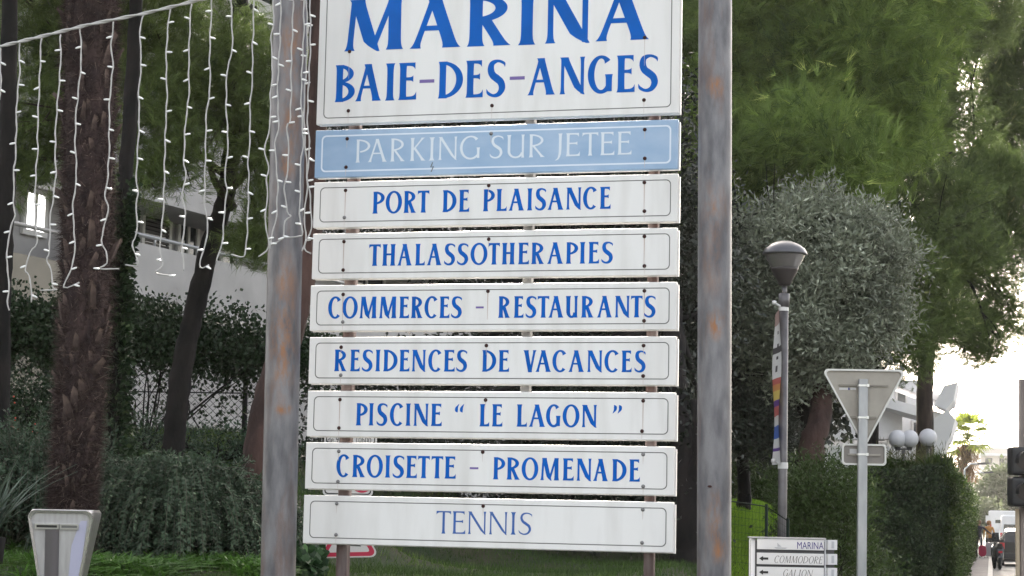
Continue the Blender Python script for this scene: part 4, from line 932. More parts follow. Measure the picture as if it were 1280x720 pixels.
def bwin(px0, py0, px1, py1, lit=None, shutter=False, mull=1):  # lit: glowing pane material standing in for bright sky seen through the window
    ta, za = fac(px0, py1, 0.8); tb, zb_ = fac(px1, py0, 0.8)
    mb = MB(); fr = .07
    fbox(mb, ta, tb, za, za+fr, 0.74, .05); fbox(mb, ta, tb, zb_-fr, zb_, 0.74, .05)
    fbox(mb, ta, ta+fr, za+fr, zb_-fr, 0.74, .05); fbox(mb, tb-fr, tb, za+fr, zb_-fr, 0.74, .05)
    for q in range(mull): c = ta+(tb-ta)*(q+1)/(mull+1); fbox(mb, c-.03, c+.03, za+fr, zb_-fr, 0.74, .05)
    wn = mb.build('window', MFRM, t)
    mb = MB(); fbox(mb, ta+fr, tb-fr, za+fr, zb_-fr, 0.77, .02); mb.build('pane', lit or MGLS, wn)
    if shutter:
        n = 12; zz = za+fr; hh = (zb_-za-2*fr)
        sm_ = MB(); fbox(sm_, ta+fr, tb-fr, 0, hh/n*.62, 0.745, .02); me_ = sm_.mesh('slat', MSHUT)
        for q in range(n):
            o = bpy.data.objects.new('slat', me_); C.objects.link(o); o.parent = wn; o.matrix_parent_inverse = wm(wn).inverted(); o.matrix_basis = Matrix.Translation((0, 0, zz+hh*q/n))
MSKYP = mat('sky_glow_pane', (.8, .8, .8), .3, emit=((1, .99, .97), 1.4))  # emission stands in for bright sky seen through the window
bwin(24, 240, 57, 292, lit=MSKYP, mull=1)
bwin(172, 268, 212, 330, shutter=True, mull=0)
bwin(217, 263, 247, 335, mull=1)
bwin(255, 285, 292, 350, mull=1); bwin(-40, 240, -5, 290); bwin(330, 295, 380, 360, mull=1, shutter=True); bwin(430, 300, 480, 380); bwin(520, 320, 560, 400)
rail = thing('balcony_railing', 'thin metal handrail with glass below on the terrace wall of the left building', 'railing', bp(3, zt))
mb = MB(); mb.tube([bp(tm+.02, zt+.12, .05), bp(t1, zt+.12, .05)], .028, 8); mb.build('handrail', MRAIL, rail)
mb = MB(); mb.tube([bp(t0-3, zt2+.02, .05), bp(tm, zt2+.02, .05)], .028, 8); mb.build('handrail', MRAIL, rail)
pm = MB(); pm.tube([(0, 0, 0), (0, 0, .13)], .018, 6); pme = pm.mesh('stanchion', MRAIL)
for q in range(12):
    o = bpy.data.objects.new('stanchion', pme); C.objects.link(o); o.parent = rail; o.matrix_parent_inverse = wm(rail).inverted(); o.matrix_basis = Matrix.Translation(bp(tm+.4+q*1.1, zt, .05))
# ------------------------------------------------------------------ chain-link fence, left
MFEN = mat('fence_wire', (.10, .10, .10), .5, .6)
f0, f1 = at(-40, 535, 20.6), at(345, 540, 20.9)
fen = thing('chain_link_fence', 'chain-link fence with dark posts in front of the pale wall on the left', 'fence', (f0.x, f0.y, hz(f0.x, f0.y)))
mb = MB(); fv = (f1-f0); fl_ = Vector((fv.x, fv.y, 0)).length; fd = Vector((fv.x, fv.y, 0)).normalized()
zb0, ht = f0.z-.15, 1.1
sp = .075; n = int((fl_+ht)/sp)
for k in range(n):
    for sgn in (1, -1):
        s0 = k*sp-(ht if sgn > 0 else 0)
        a_, b_ = (s0, s0+ht) if sgn > 0 else (s0+0, s0-ht)
        # clip to 0..fl_
        za_, zb_ = 0., ht
        p0, p1 = Vector((a_, za_)), Vector((b_, zb_))
        def clipx(p, q, x): f = (x-p.x)/(q.x-p.x); return p.lerp(q, f)
        if max(p0.x, p1.x) < 0 or min(p0.x, p1.x) > fl_: continue
        if p0.x < 0: p0 = clipx(p0, p1, 0)
        if p1.x < 0: p1 = clipx(p0, p1, 0)
        if p0.x > fl_: p0 = clipx(p0, p1, fl_)
        if p1.x > fl_: p1 = clipx(p0, p1, fl_)
        w3 = lambda p: Vector((f0.x+fd.x*p.x, f0.y+fd.y*p.x, zb0+p.y+ (f1.z-f0.z)*p.x/fl_))
        if (p1-p0).length > .02: mb.tube([w3(p0), w3(p1)], .0032, 3, cap=False)
mb.build('wire_mesh', MFEN, fen)['kind'] = 'stuff'
for px in (-30, 55, 150, 222, 305):
    p = at(px, 540, 20.62); mb = MB(); mb.tube([(p.x, p.y, hz(p.x, p.y)-.2), (p.x, p.y, zb0+ht+.15)], .027, 10); mb.build('post', MDARK, fen)
for zz in (ht, ht*.5):
    mb = MB(); mb.tube([(f0.x, f0.y, zb0+zz), (f1.x, f1.y, zb0+zz+f1.z-f0.z)], .008, 6); mb.build('tension_wire', MDARK, fen)
# ------------------------------------------------------------------ litter bin / tapered holder
MST = mat('brushed_steel', (.42, .41, .41), .28, .9, (.52, .51, .51), 30, (1, 1, .05), bump=.05)
MCL = mat('clear_plastic_grey', (.42, .41, .41), .18, .2, (.52, .51, .52), 8, (6, 6, .2), spec=.8)
MCLV = mat('reflective_strip', (.50, .50, .66), .15, .2, spec=.8)
DB = 8.6; b = at(80, 700, DB); k = DB/F
g = Vector((b.x, b.y, hz(b.x, b.y)))
binn = thing('litter_bin', 'grey metal litter bin flared at the top, in front of the palm trunk', 'litter bin', g)
zt = at(80, 637, DB).z; wt, wb, ds = 80*k, 40*k, .20
hh = .42
def loft(mb, rings, mi=0, cap=True):
    n = len(rings[0]); n0 = len(mb.v); vs = [p for r in rings for p in r]; fs = []
    for i in range(len(rings)-1):
        for q in range(n): fs.append((i*n+q, i*n+(q+1) % n, (i+1)*n+(q+1) % n, (i+1)*n+q))
    if cap: fs += [tuple(reversed(range(n))), tuple((len(rings)-1)*n+q for q in range(n))]
    mb.add(vs, fs, mi)
def binring(z, w_, d_, r): return [(b.x+x, b.y+y, z) for x, y in rrect(-w_/2, -d_/2, w_/2, d_/2, r, 4)]
mb = MB()
rings = []
for f in (0, .25, .5, .75, .93): rings.append(binring(zt-hh+hh*f, wb+(wt-wb)*f*1.02, .10+(ds-.10)*f, .02))
rings.append(binring(zt-.012, wt*.985, ds, .022)); rings.append(binring(zt, wt*.93, ds*.88, .022))
loft(mb, rings); mb.build('body', MST, binn)
# front trapezoid face with raised rim
yf = b.y-ds/2-.004; sl_ = (ds-.10)/2/hh
def F3(u_, v_, o): z = zt-v_; return Vector((b.x+u_, b.y-ds/2+sl_*v_-o, z))
def trap(ins, top, bot):
    pts = []
    def hw(v_): return (wt-(wt-wb)*v_/hh)/2-ins
    r = .030
    for q in range(6): a = R_(90-18*q); pts.append((hw(top)-r+r*math.cos(a), top+r-r*math.sin(a)))
    pts.append((hw(bot), bot)); pts.append((-hw(bot), bot))
    for q in range(6): a = R_(180-18*q); pts.append((-hw(top)+r+r*math.cos(a), top+r-r*math.sin(a)))
    return pts
po, pi_ = trap(.001, .003, hh*.96), trap(.012, .014, hh*.93)
mb = MB(); n = len(po); vs = [F3(u_, v_, .002) for u_, v_ in po]+[F3(u_, v_, .014) for u_, v_ in po]+[F3(u_, v_, .012) for u_, v_ in pi_]+[F3(u_, v_, .003) for u_, v_ in pi_]
fs = []
for q in range(n):
    q2 = (q+1) % n
    for l_ in range(3): fs.append((l_*n+q, l_*n+q2, (l_+1)*n+q2, (l_+1)*n+q))
mb.add(vs, fs); mb.build('rim', mat('bright_rim', (.62, .61, .60), .22, .8), binn)
mb = MB(); mb.add([F3(u_, v_, .004) for u_, v_ in pi_], [tuple(range(n))]); mb.build('front_panel', MCL, binn)
# two slots in a row, a column ridge, reflective strip
for (a, c_, col) in ((-.106, -.006, 0), (.0, .078, 1)):
    mb = MB(); z0 = .060
    pts = [(a, z0), (c_, z0), (c_, z0+.022), (a, z0+.022)]; q_ = [(a+.006, z0+.006), (c_-.006, z0+.006), (c_-.006, z0+.016), (a+.006, z0+.016)]
    vs = [F3(u_, v_, .016) for u_, v_ in pts]+[F3(u_, v_, .016) for u_, v_ in q_]+[F3(u_, v_, .0045) for u_, v_ in pts]
    mb.add(vs, [(i, (i+1) % 4, 4+(i+1) % 4, 4+i) for i in range(4)]+[(i, 8+i, 8+(i+1) % 4, (i+1) % 4) for i in range(4)])
    s_ = mb.build('slot_frame', mat('slot_frame', (.55, .54, .52), .3, .6), binn)
    mb = MB(); mb.add([F3(u_, v_, .0075) for u_, v_ in q_], [(0, 1, 2, 3)]); mb.build('slot', mat('slot_dark', (.03, .03, .03) if not col else (.22, .22, .22), .5), s_)
mb = MB(); vs = []
for v_ in (.085, .40):
    for q in range(9): a = R_(180*q/8); vs.append(F3(-.035-.03*math.cos(a), v_, .004+.02*math.sin(a)))
mb.add(vs, [(q, q+1, q+10, q+9) for q in range(8)], smooth=True); mb.build('inner_tube', mat('tube_grey', (.16, .15, .16), .3, .5), binn)
mb = MB(); mb.add([F3(.085, .045, .0062), F3(.112, .045, .0062), F3(.075, .38, .0062), F3(.030, .38, .0062), F3(.048, .15, .0062)], [(4, 3, 2, 1, 0)]); mb.build('reflective_strip', MCLV, binn)
mb = MB(); mb.tube([(b.x, b.y, g.z-.05), (b.x, b.y, zt-hh+.02)], .04, 14); mb.build('stand', MST, binn)
# ------------------------------------------------------------------ lamp post with banner
DLm = 18.0; kL = DLm/F; c = at(981, 330, DLm)
c2 = at(977.5, 665, DLm); c2.z = hz(c2.x, c2.y)
lamp = thing('street_lamp', 'grey street lamp with a domed mushroom head, standing in front of the olive tree', 'street lamp', c2)
MLP = mat('lamp_grey', (.10, .095, .10), .45, .4, (.14, .135, .14), 10)
MLC = mat('lamp_cap', (.10, .10, .11), .3, .5)
MLG = mat('lamp_glass_smoked', (.20, .19, .185), .15, 0, spec=.6); MLG.node_tree.nodes['Principled BSDF'].inputs['Transmission Weight'].default_value = .45
ztop = at(981, 301, DLm).z; cx, cy = c.x, c.y
def zp(py): return at(981, py, DLm).z
mb = MB(); mb.lathe([(0, zp(301)), (8*kL, zp(301.6)), (17*kL, zp(305)), (25*kL, zp(311)), (28*kL, zp(316.5)), (28.2*kL, zp(318.5)), (26*kL, zp(319)), (0, zp(317))], (cx, cy, 0), 32); mb.build('cap', MLC, lamp)
mb = MB(); mb.lathe([(25.5*kL, zp(319.5)), (22*kL, zp(327)), (17*kL, zp(335))], (cx, cy, 0), 32); mb.build('glass_bowl', MLG, lamp)
mb = MB(); mb.lathe([(0, zp(321)), (6*kL, zp(322)), (6*kL, zp(334)), (0, zp(335))], (cx, cy, 0), 14); mb.build('bulb', mat('lamp_bulb', (.30, .29, .27), .3), lamp)
mb = MB(); mb.lathe([(0, zp(334.5)), (17.4*kL, zp(335)), (16.5*kL, zp(338)), (9*kL, zp(352)), (7*kL, zp(357)), (0, zp(357.5))], (cx, cy, 0), 28); mb.build('cup', mat('lamp_cup', (.05, .043, .043), .5, .3), lamp)
a0 = at(980.5, 357, DLm); mb = MB(); pl = [a0, at(980.2, 371, DLm), at(980.2, 371.2, DLm), at(979.8, 390, DLm), Vector((c2.x, c2.y, c2.z-.1))]
mb.tube([pl[0], pl[1]], 3.4*kL, 16); mb.tube([at(980.2, 367, DLm), at(979.8, 384, DLm)], 6.9*kL, 16); mb.tube([at(979.9, 384, DLm), pl[4]], 5.7*kL, 18); mb.build('pole', MLP, lamp)
MWB = mat('bracket_white', (.6, .6, .6), .4)
for py, dx in ((385, 0), (582, -3)):
    p = at(979.5+dx*.3, py, DLm); mb = MB(); mb.lathe([(6.4*kL, -.028), (6.4*kL, .028)], (p.x, p.y, p.z), 16); mb.tube([p, p+Vector((-.09, -.07, .035))], .011, 8); mb.lathe([(0, -.02), (.02, -.015), (.02, .015), (0, .02)], p+Vector((-.095, -.075, .04)), 10)
    mb.build('banner_bracket', MWB, lamp)
ban = thing('street_banner', 'narrow colourful printed banner seen edge-on, hanging from the street lamp', 'banner', at(973, 585, DLm), None)
cols = {'w': (.62, .62, .62), 'b': (.05, .045, .05), 'p': (.35, .24, .22), 'r': (.42, .10, .09), 'o': (.50, .22, .07), 'y': (.55, .43, .11), 'v': (.10, .04, .22), 'bl': (.05, .12, .42)}
seg_ = [('p', 387, 400), ('w', 400, 428), ('b', 428, 436), ('w', 436, 470), ('r', 470, 478), ('o', 478, 487), ('y', 487, 498), ('v', 498, 507), ('r', 507, 516), ('w', 516, 530), ('bl', 530, 545), ('w', 545, 556), ('v', 556, 561), ('w', 561, 580)]
mats_b = [mat('banner_'+k_, v_, .7) for k_, v_ in cols.items()]; keys = list(cols)
mb = MB(); yv = Vector((.004, .46, 0))
def bpnt(px, py, f, side): return at(px, py, DLm-.2)+yv*f+Vector((.012*math.sin(py*.045+f*3)+side*.0015, 0, 0))
ys_ = sorted(set([x for q in seg_ for x in q[1:]]))
def colof(y_, f):
    for k_, a_, b__ in seg_:
        if a_ <= y_ < b__:
            if k_ == 'w' and y_ < 470 and .3 < f < .6 and int(y_/5) % 3 == 1: return keys.index('b')
            return keys.index(k_)
    return 0
rows = np.arange(387, 581, 4.0)
for side in (-1, 1):
    for y_ in rows:
        for q in range(5):
            f_, f2 = q/5, (q+1)/5; w0 = lambda y: 975.5-1.2*(y-387)/190
            y1_ = min(y_+4, 580)
            vs = [bpnt(w0(y_), y_, f_, side), bpnt(w0(y_), y_, f2, side), bpnt(w0(y1_), y1_, f2, side), bpnt(w0(y1_), y1_, f_, side)]
            mb.add(vs, [(0, 1, 2, 3)], colof(y_, f_))
mb.build('printed_cloth', mats_b, ban)
# ------------------------------------------------------------------ back of give-way sign
DY = 17.5; kY = DY/F
yp = at(1077.5, 700, DY); yp.z = hz(yp.x, yp.y)
ys = thing('road_sign', 'back of a triangular road sign with a small plate below it', 'road sign', yp)
MSB = mat('sign_back_beige', (.27, .25, .22), .5, .2, (.33, .31, .27), 6)
MSE = mat('sign_edge_pale', (.52, .52, .50), .4, .3)
def roundpoly(pts, r, n=5):
    out = []; m = len(pts)
    for i in range(m):
        p = Vector(pts[i]); a = (Vector(pts[i-1])-p).normalized(); c_ = (Vector(pts[(i+1) % m])-p).normalized()
        ang = math.acos(a.dot(c_)); d_ = r/math.tan(ang/2)
        s_, e_ = p+a*d_, p+c_*d_; cen = p+(a+c_).normalized()*(r/math.sin(ang/2))
        a0 = math.atan2(s_.y-cen.y, s_.x-cen.x); a1 = math.atan2(e_.y-cen.y, e_.x-cen.x); da = (a1-a0+math.pi) % (2*math.pi)-math.pi
        for q in range(n+1): out.append((cen.x+r*math.cos(a0+da*q/n), cen.y+r*math.sin(a0+da*q/n)))
    return out
def flat_frame(mb, outer, inner, y0, y1, D_):
    """raised rim in the x/z plane: world coords"""
    n = len(outer)
    vs = [Vector((p[0], y0, p[1])) for p in outer]+[Vector((p[0], y1, p[1])) for p in outer]+[Vector((p[0], y0, p[1])) for p in inner]+[Vector((p[0], y1, p[1])) for p in inner]
    fs = []
    for q in range(n):
        r_ = (q+1) % n; fs += [(q, r_, 2*n+r_, 2*n+q), (n+q, 3*n+q, 3*n+r_, n+r_), (q, n+q, n+r_, r_), (2*n+q, 2*n+r_, 3*n+r_, 3*n+q)]
    mb.add(vs, fs)
def W2(px, py, D_): p = at(px, py, D_); return (p.x, p.z)
tri = [W2(1026.5, 461, DY), W2(1132.5, 462.5, DY), W2(1080.5, 560, DY)]
cc = Vector(((tri[0][0]+tri[1][0]+tri[2][0])/3, (tri[0][1]+tri[1][1]+tri[2][1])/3))
def shrink(P_, f): return [tuple(cc+(Vector(p)-cc)*f) for p in P_]
to = roundpoly(tri, .035); ti = roundpoly(shrink(tri, .93), .028)
mb = MB(); mb.prism([(p[0], p[1]) for p in to], (1, 0, 0), (0, 0, 1), (0, 1, 0), (0, DY, 0), .004); tp_ = mb.build('triangle_plate', MSB, ys)
mb = MB(); flat_frame(mb, to, ti, DY-.022, DY-.002, DY); mb.build('folded_edge', MSE, tp_)
for (x0, x1, y_) in ((1048.5, 1110, 482), (1062, 1095, 522)):
    a_, b_ = at(x0, y_-1.7, DY), at(x1, y_+1.7, DY); mb = MB(); mb.box(((a_.x+b_.x)/2, DY-.010, (a_.z+b_.z)/2), (b_.x-a_.x, .016, a_.z-b_.z)); mb.build('rail', mat('rail_beige', (.20, .185, .16), .5, .3), tp_)
for (x0, x1, y0_, y1_) in ((1049, 1060, 484.5, 487.5), (1060, 1062, 484.5, 487.5), (1063, 1070, 484.5, 487.5)):
    a_, b_ = at(x0, y0_, DY), at(x1, y1_, DY); mb = MB(); mb.box(((a_.x+b_.x)/2, DY-.0025, (a_.z+b_.z)/2), (b_.x-a_.x, .002, a_.z-b_.z)); mb.build('sticker', mat('sticker', (.5, .5, .5) if x0 != 1060 else (.05, .05, .2), .5), tp_)
r0_, r1_ = W2(1052, 581, DY), W2(1107.5, 555.5, DY)
cc = Vector(((r0_[0]+r1_[0])/2, (r0_[1]+r1_[1])/2))
ro = rrect(r0_[0], r0_[1], r1_[0], r1_[1], .03, 5); ri = rrect(r0_[0]+.016, r0_[1]+.016, r1_[0]-.016, r1_[1]-.016, .022, 5)
mb = MB(); mb.prism(ro, (1, 0, 0), (0, 0, 1), (0, 1, 0), (0, DY, 0), .004); rp_ = mb.build('rectangular_plate', mat('plate_back', (.20, .185, .17), .5, .2), ys)
mb = MB(); flat_frame(mb, ro, ri, DY-.02, DY-.002, DY); mb.build('folded_edge', MSE, rp_)
a_, b_ = at(1060, 567, DY), at(1100, 570, DY); mb = MB(); mb.box(((a_.x+b_.x)/2, DY-.010, (a_.z+b_.z)/2), (b_.x-a_.x, .014, a_.z-b_.z)); mb.build('rail', MSB, rp_)
a_, b_ = at(1062, 561, DY), at(1071, 567, DY); mb = MB(); mb.box(((a_.x+b_.x)/2, DY-.003, (a_.z+b_.z)/2), (b_.x-a_.x, .002, a_.z-b_.z)); mb.build('sticker', mat('sticker', (.45, .45, .45), .5), rp_)
pt = at(1078.8, 474, DY-.06)
mb = MB(); w_ = 11.5*kY; bb = Vector((yp.x, DY-.06, yp.z-.1)); pb = at(1076.8, 718, DY-.06); dv = (pt-pb)/(pt.z-pb.z); bb = pb+dv*(yp.z-.1-pb.z)
rings = [[p+Vector(q) for q in [(x, y, 0) for x, y in rrect(-w_/2, -.028, w_/2, .028, .008, 3)]] for p in (bb, pt)]
loft(mb, rings); mb.build('post', MGALV, ys)
for y_, x_ in ((482, 1079), (522, 1078.4), (568, 1078)):
    p = at(x_, y_, DY-.06); mb = MB(); mb.box((p.x, p.y-.0005, p.z), (w_+.012, .066, .016)); mb.box((p.x+w_*.45, p.y-.036, p.z), (.02, .014, .024)); mb.build('clamp', mat('clamp', (.68, .68, .66), .3, .4), ys)
# ------------------------------------------------------------------ direction totem
DT = 12.0; kT = DT/F
mw = mat('totem_white', (.60, .60, .61), .4); mg = mat('totem_groove', (.05, .05, .055), .5); MNAV = mat('totem_navy', (.04, .03, .17), .5); MBLK = mat('totem_black', (.015, .015, .015), .5); MLGR = mat('totem_grey_print', (.10, .10, .10), .5); MLOG = mat('totem_logo', (.38, .39, .42), .5)
tp0 = at(985, 700, DT); gT = hz(tp0.x, tp0.y)
tot = thing('direction_totem', 'low white direction totem listing MARINA, COMMODORE and GALION beside the right-hand pole', 'sign', (tp0.x, DT, gT))
def TX(px): return at(px, 690, DT).x
def TZ(py): return at(985, py, DT).z
x0, x1 = TX(937), TX(1032); ztt = TZ(673.5)
mb = MB(); mb.box(((x0+x1)/2, DT+.05, (ztt-.006+gT)/2), (x1-x0-.01, .09, ztt-gT-.02)); mb.build('core', mg, tot)
for xa, xb in ((937, 945.5), (1030, 1033)):
    a_, b_ = TX(xa), TX(xb); mb = MB(); r_ = (b_-a_)/2; mb.tube([((a_+b_)/2, DT+.02, gT), ((a_+b_)/2, DT+.02, ztt)], r_, 16); mb.build('side_column', mw, tot)
rows = [(674, 687.2), (691.5, 705.8), (709, 723), (727, 741), (745, 759), (763, 777), (781, 795)]
boards = []
for ya, yb in rows:
    mb = MB(); a_, b_ = TX(946), TX(1029.5); z1, z0 = TZ(ya), TZ(yb); mb.box(((a_+b_)/2, DT-.004, (z0+z1)/2), (b_-a_, .02, z1-z0)); boards.append(bevel(mb.build('board', mw, tot), .0015, 1))
mb = MB(); mb.box(((x0+x1)/2, DT+.04, ztt+.004), (x1-x0+.0, .12, .008)); mb.build('top_cap', mat('totem_cap', (.35, .35, .36), .4), tot)
# second face, turned away to the right
ang = R_(38); q0 = Vector((TX(1034), DT+.01, 0)); dq = Vector((math.cos(ang)*1.0, math.sin(ang), 0)); L2 = (TX(1047)-TX(1034))/math.cos(ang)
for ya, yb in rows:
    z1, z0 = TZ(ya), TZ(yb)+.004; mb = MB(); c_ = q0+dq*L2/2; mb.box((c_.x, c_.y, (z0+z1)/2), (L2, .02, z1-z0), ang); boards.append(mb.build('side_board', mw, tot))
    mb = MB(); c3 = c_-Vector((-math.sin(ang), math.cos(ang), 0))*.0 + Vector((math.sin(ang), -math.cos(ang), 0))*.0115; mb.box((c3.x, c3.y, (z0+z1)/2), (L2*.28, .001, (z1-z0)*.7), ang); mb.build('print', MLOG, boards[-1])
mb = MB(); c_ = q0+dq*L2/2; mb.box((c_.x-.024, c_.y+.031, (ztt+gT)/2-.004), (L2, .05, ztt-gT-.01), ang); mb.build('core', mg, tot)
def text_mesh(txt, size, m, name='lettering', shear=0, xs_=1, weight=0):
    cu = bpy.data.curves.new(name, 'FONT'); cu.body = txt; cu.size = size; cu.shear = shear; cu.offset = weight; cu.extrude = .0004; cu.align_x = 'LEFT'
    o = bpy.data.objects.new('tmp', cu); C.objects.link(o); dg = bpy.context.evaluated_depsgraph_get(); me = bpy.data.meshes.new_from_object(o.evaluated_get(dg)); bpy.data.objects.remove(o)
    me.name = name; me.materials.clear(); me.materials.append(m); return me
def fit_text(txt, xa, xb, z0, z1, y, m, parent, shear=0, weight=0):
    me = text_mesh(txt, 1, m, 'lettering', shear, 1, weight); co = np.array([v.co[:] for v in me.vertices]); mn, mx = co.min(0), co.max(0)
    for v in me.vertices:
        x, yv_, z = v.co; v.co = (xa+(x-mn[0])/(mx[0]-mn[0])*(xb-xa), y-(z-mn[2])*.5-.0005, z0+(yv_-mn[1])/(mx[1]-mn[1])*(z1-z0))
    return link('lettering', me, parent)
yF = DT-.0145
fit_text('MARINA', TX(996), TX(1029), TZ(685.6), TZ(677), yF, MNAV, boards[0], weight=0)
def row_glyphs(txt, xa, xb, pyb, capx, parent, m, ws, st=.10, th=.045, sh=.22):
    cap = capx*kT; tot_ = sum(ws)+.14*(len(ws)-1); sc_ = (TX(xb)-TX(xa))/tot_; x = TX(xa); z0 = TZ(pyb)
    for ch, w_ in zip(txt, ws):
        mb = MB()
        for i, (L_, R2) in enumerate(glyph(ch, w_*sc_/cap, st, th, .03)):
            n = len(L_); vs = [Vector((x+(p[0]+sh*p[1])*cap, yF-.0003*(i+1), z0+p[1]*cap)) for p in L_+R2]
            mb.add(vs, [(k, n+k, n+k+1, k+1) for k in range(n-1)])
        mb.build('letter', m, parent); x += (w_+.14)*sc_
row_glyphs('COMMODORE', 967, 1027, 703.6, 8.6, boards[1], MLGR, [.75, .8, 1, 1, .8, .8, .8, .7, .6])
row_glyphs('GALION', 978, 1014, 720.6, 8.6, boards[2], MLGR, [.75, .75, .6, .35, .8, .8])
for bi, y_ in ((1, 698.7), (2, 715.8)):
    pts = [(948.5, 0), (953.5, 3.2), (953.5, 1.4), (960, 1.4), (960, -1.4), (953.5, -1.4), (953.5, -3.2)]
    mb = MB(); mb.add([Vector((TX(p[0]), yF-.001, TZ(y_-p[1]))) for p in pts], [tuple(reversed(range(7)))]); mb.build('arrow', MBLK, boards[bi])
mb = MB(); mb.add([Vector((TX(p[0]), yF-.001, TZ(p[1]))) for p in [(967, 684.2), (984, 684.6), (981, 686), (970, 686)]], [(0, 1, 2, 3)]); mb.add([Vector((TX(p[0]), yF-.001, TZ(p[1]))) for p in [(971.5, 683.6), (971, 678.5), (976.5, 683.6)]], [(0, 1, 2)])
mb.build('sailing_boat_logo', MLOG, boards[0])
# ------------------------------------------------------------------ small road signs behind the signboard
DS = 14.6; kS = DS/F
sp0 = at(432, 700, DS); sp0.z = hz(sp0.x, sp0.y)
rs = thing('road_sign', 'small post of road signs with a red-edged warning triangle, peeping out behind the signboard', 'road sign', sp0)
a_ = at(433, 500, DS); mb = MB(); mb.tube([(sp0.x, DS, sp0.z-.1), (a_.x, DS, a_.z)], 5*kS, 14); mb.build('post', MGALV, rs)
MSW = mat('sign_face_white', (.55, .55, .55), .4); MSR = mat('sign_red', (.42, .02, .06), .4)
def plate(px0, py0, px1, py1, r, name='plate'):
    (xa, za), (xb, zb_) = W2(px0, py1, DS), W2(px1, py0, DS); yq = DS-.05
    mb = MB(); mb.prism(rrect(xa, za, xb, zb_, r), (1, 0, 0), (0, 0, 1), (0, 1, 0), (0, yq, 0), .02); o = mb.build(name, MSW, rs)
    o_ = rrect(xa+.012, za+.012, xb-.012, zb_-.012, r*.8); i_ = rrect(xa+.020, za+.020, xb-.020, zb_-.020, r*.7)
    n = len(o_); m2 = MB(); m2.add([Vector((p[0], yq-.0012, p[1])) for p in o_+i_], [(q, (q+1) % n, n+(q+1) % n, n+q) for q in range(n)]); m2.build('border_line', MBLK, o); return o, yq
pl1, yq = plate(406, 500, 473, 555.8, .02)
fit_text('de 9h00 à 10h00', W2(412, 500, DS)[0], W2(466, 500, DS)[0], W2(440, 554, DS)[1], W2(440, 546.5, DS)[1], yq-.001, MBLK, pl1)
pl2, yq = plate(404, 562, 468, 619.5, .03)
c_ = W2(453, 602, DS); mb = MB(); n = 32
vs = [(c_[0]+r*math.cos(2*math.pi*q/n), yq-.0015, c_[1]+r*math.sin(2*math.pi*q/n)) for r in (14*kS, 11*kS) for q in range(n)]
mb.add(vs, [(q, (q+1) % n, n+(q+1) % n, n+q) for q in range(n)]); mb.build('red_ring', MSR, pl2)
tri = [W2(398.5, 697.5, DS), W2(475, 696, DS), W2(436.5, 630, DS)]; cc = Vector((sum(p[0] for p in tri)/3, sum(p[1] for p in tri)/3))
yq = DS-.05; to = roundpoly(tri, .035); mb = MB(); mb.prism(to, (1, 0, 0), (0, 0, 1), (0, 1, 0), (0, yq, 0), .02); tw = mb.build('triangle_plate', MSW, rs)
o_, i_ = roundpoly(shrink(tri, .93), .03), roundpoly(shrink(tri, .70), .012); n = len(o_)
mb = MB(); mb.add([Vector((p[0], yq-.0015, p[1])) for p in o_+i_], [(q, (q+1) % n, n+(q+1) % n, n+q) for q in range(n)]); mb.build('red_border', MSR, tw)
mb = MB(); mb.add([Vector((W2(x, y, DS)[0], yq-.0015, W2(x, y, DS)[1])) for x, y in [(422, 676), (446, 674), (452, 683), (428, 681)]], [(0, 1, 2, 3)]); mb.build('pictogram', MBLK, tw)
# ------------------------------------------------------------------ green wire fence, right
MGF = mat('green_fence', (.008, .016, .011), .7, 0, spec=.1)
gf = thing('wire_fence', 'low dark green wire fence with thin posts at the bright grass bank', 'fence', gpt(958, 16.6))
tops = []
for px, py, D in ((905, 622, 16.0), (958, 630, 16.6), (985, 648, 17.0)):
    p = at(px, py, D); tops.append(p); mb = MB(); mb.tube([(p.x, p.y, hz(p.x, p.y)-.1), p], .013, 8); mb.build('post', MGF, gf)
mb = MB()
for a_, b_ in zip(tops[:-1], tops[1:]):
    for q in range(9): dz = Vector((0, 0, -.06*q)) ; mb.tube([a_+dz-Vector((0, 0, .02)), b_+dz-Vector((0, 0, .02))], .0014 if q else .006, 3, cap=False)
    for q in range(12): m_ = a_.lerp(b_, q/12); mb.tube([m_, m_-Vector((0, 0, .5))], .0012, 3, cap=False)
mb.build('wire_mesh', MGF, gf)['kind'] = 'stuff'
# ------------------------------------------------------------------ globe lamps
MGLB = mat('globe_glass', (.50, .50, .52), .6)
for (xs_g, py, D, lbl) in (((1122, 1137), 548.5, 43.3, 'pair of white globe lamps above the clipped hedge, left of the pine trunk'), ((1160,), 547, 43.4, 'single white globe lamp at the pine trunk above the clipped hedge')):
    c_ = at(sum(xs_g)/len(xs_g), py, D); t = thing('globe_lamp', lbl, 'lamp', (c_.x, c_.y, 0))
    mb = MB(); mb.tube([(c_.x, c_.y, 0), (c_.x, c_.y, c_.z-.25)], .04, 10); mb.tube([at(min(xs_g)-1, py+13, D), at(max(xs_g)+1, py+13, D)], .02, 8); mb.build('post', MLP, t)
    for x in xs_g:
        g_ = at(x, py, D); r = .195; mb = MB(); mb.lathe([(r*math.sin(R_(a)), r*math.cos(R_(a))) for a in range(0, 181, 12)], g_, 24); mb.build('globe', MGLB, t)
        mb = MB(); mb.lathe([(.05, -.25), (.07, -.18), (.09, -.165)], g_, 14); mb.build('cup', MLP, t)
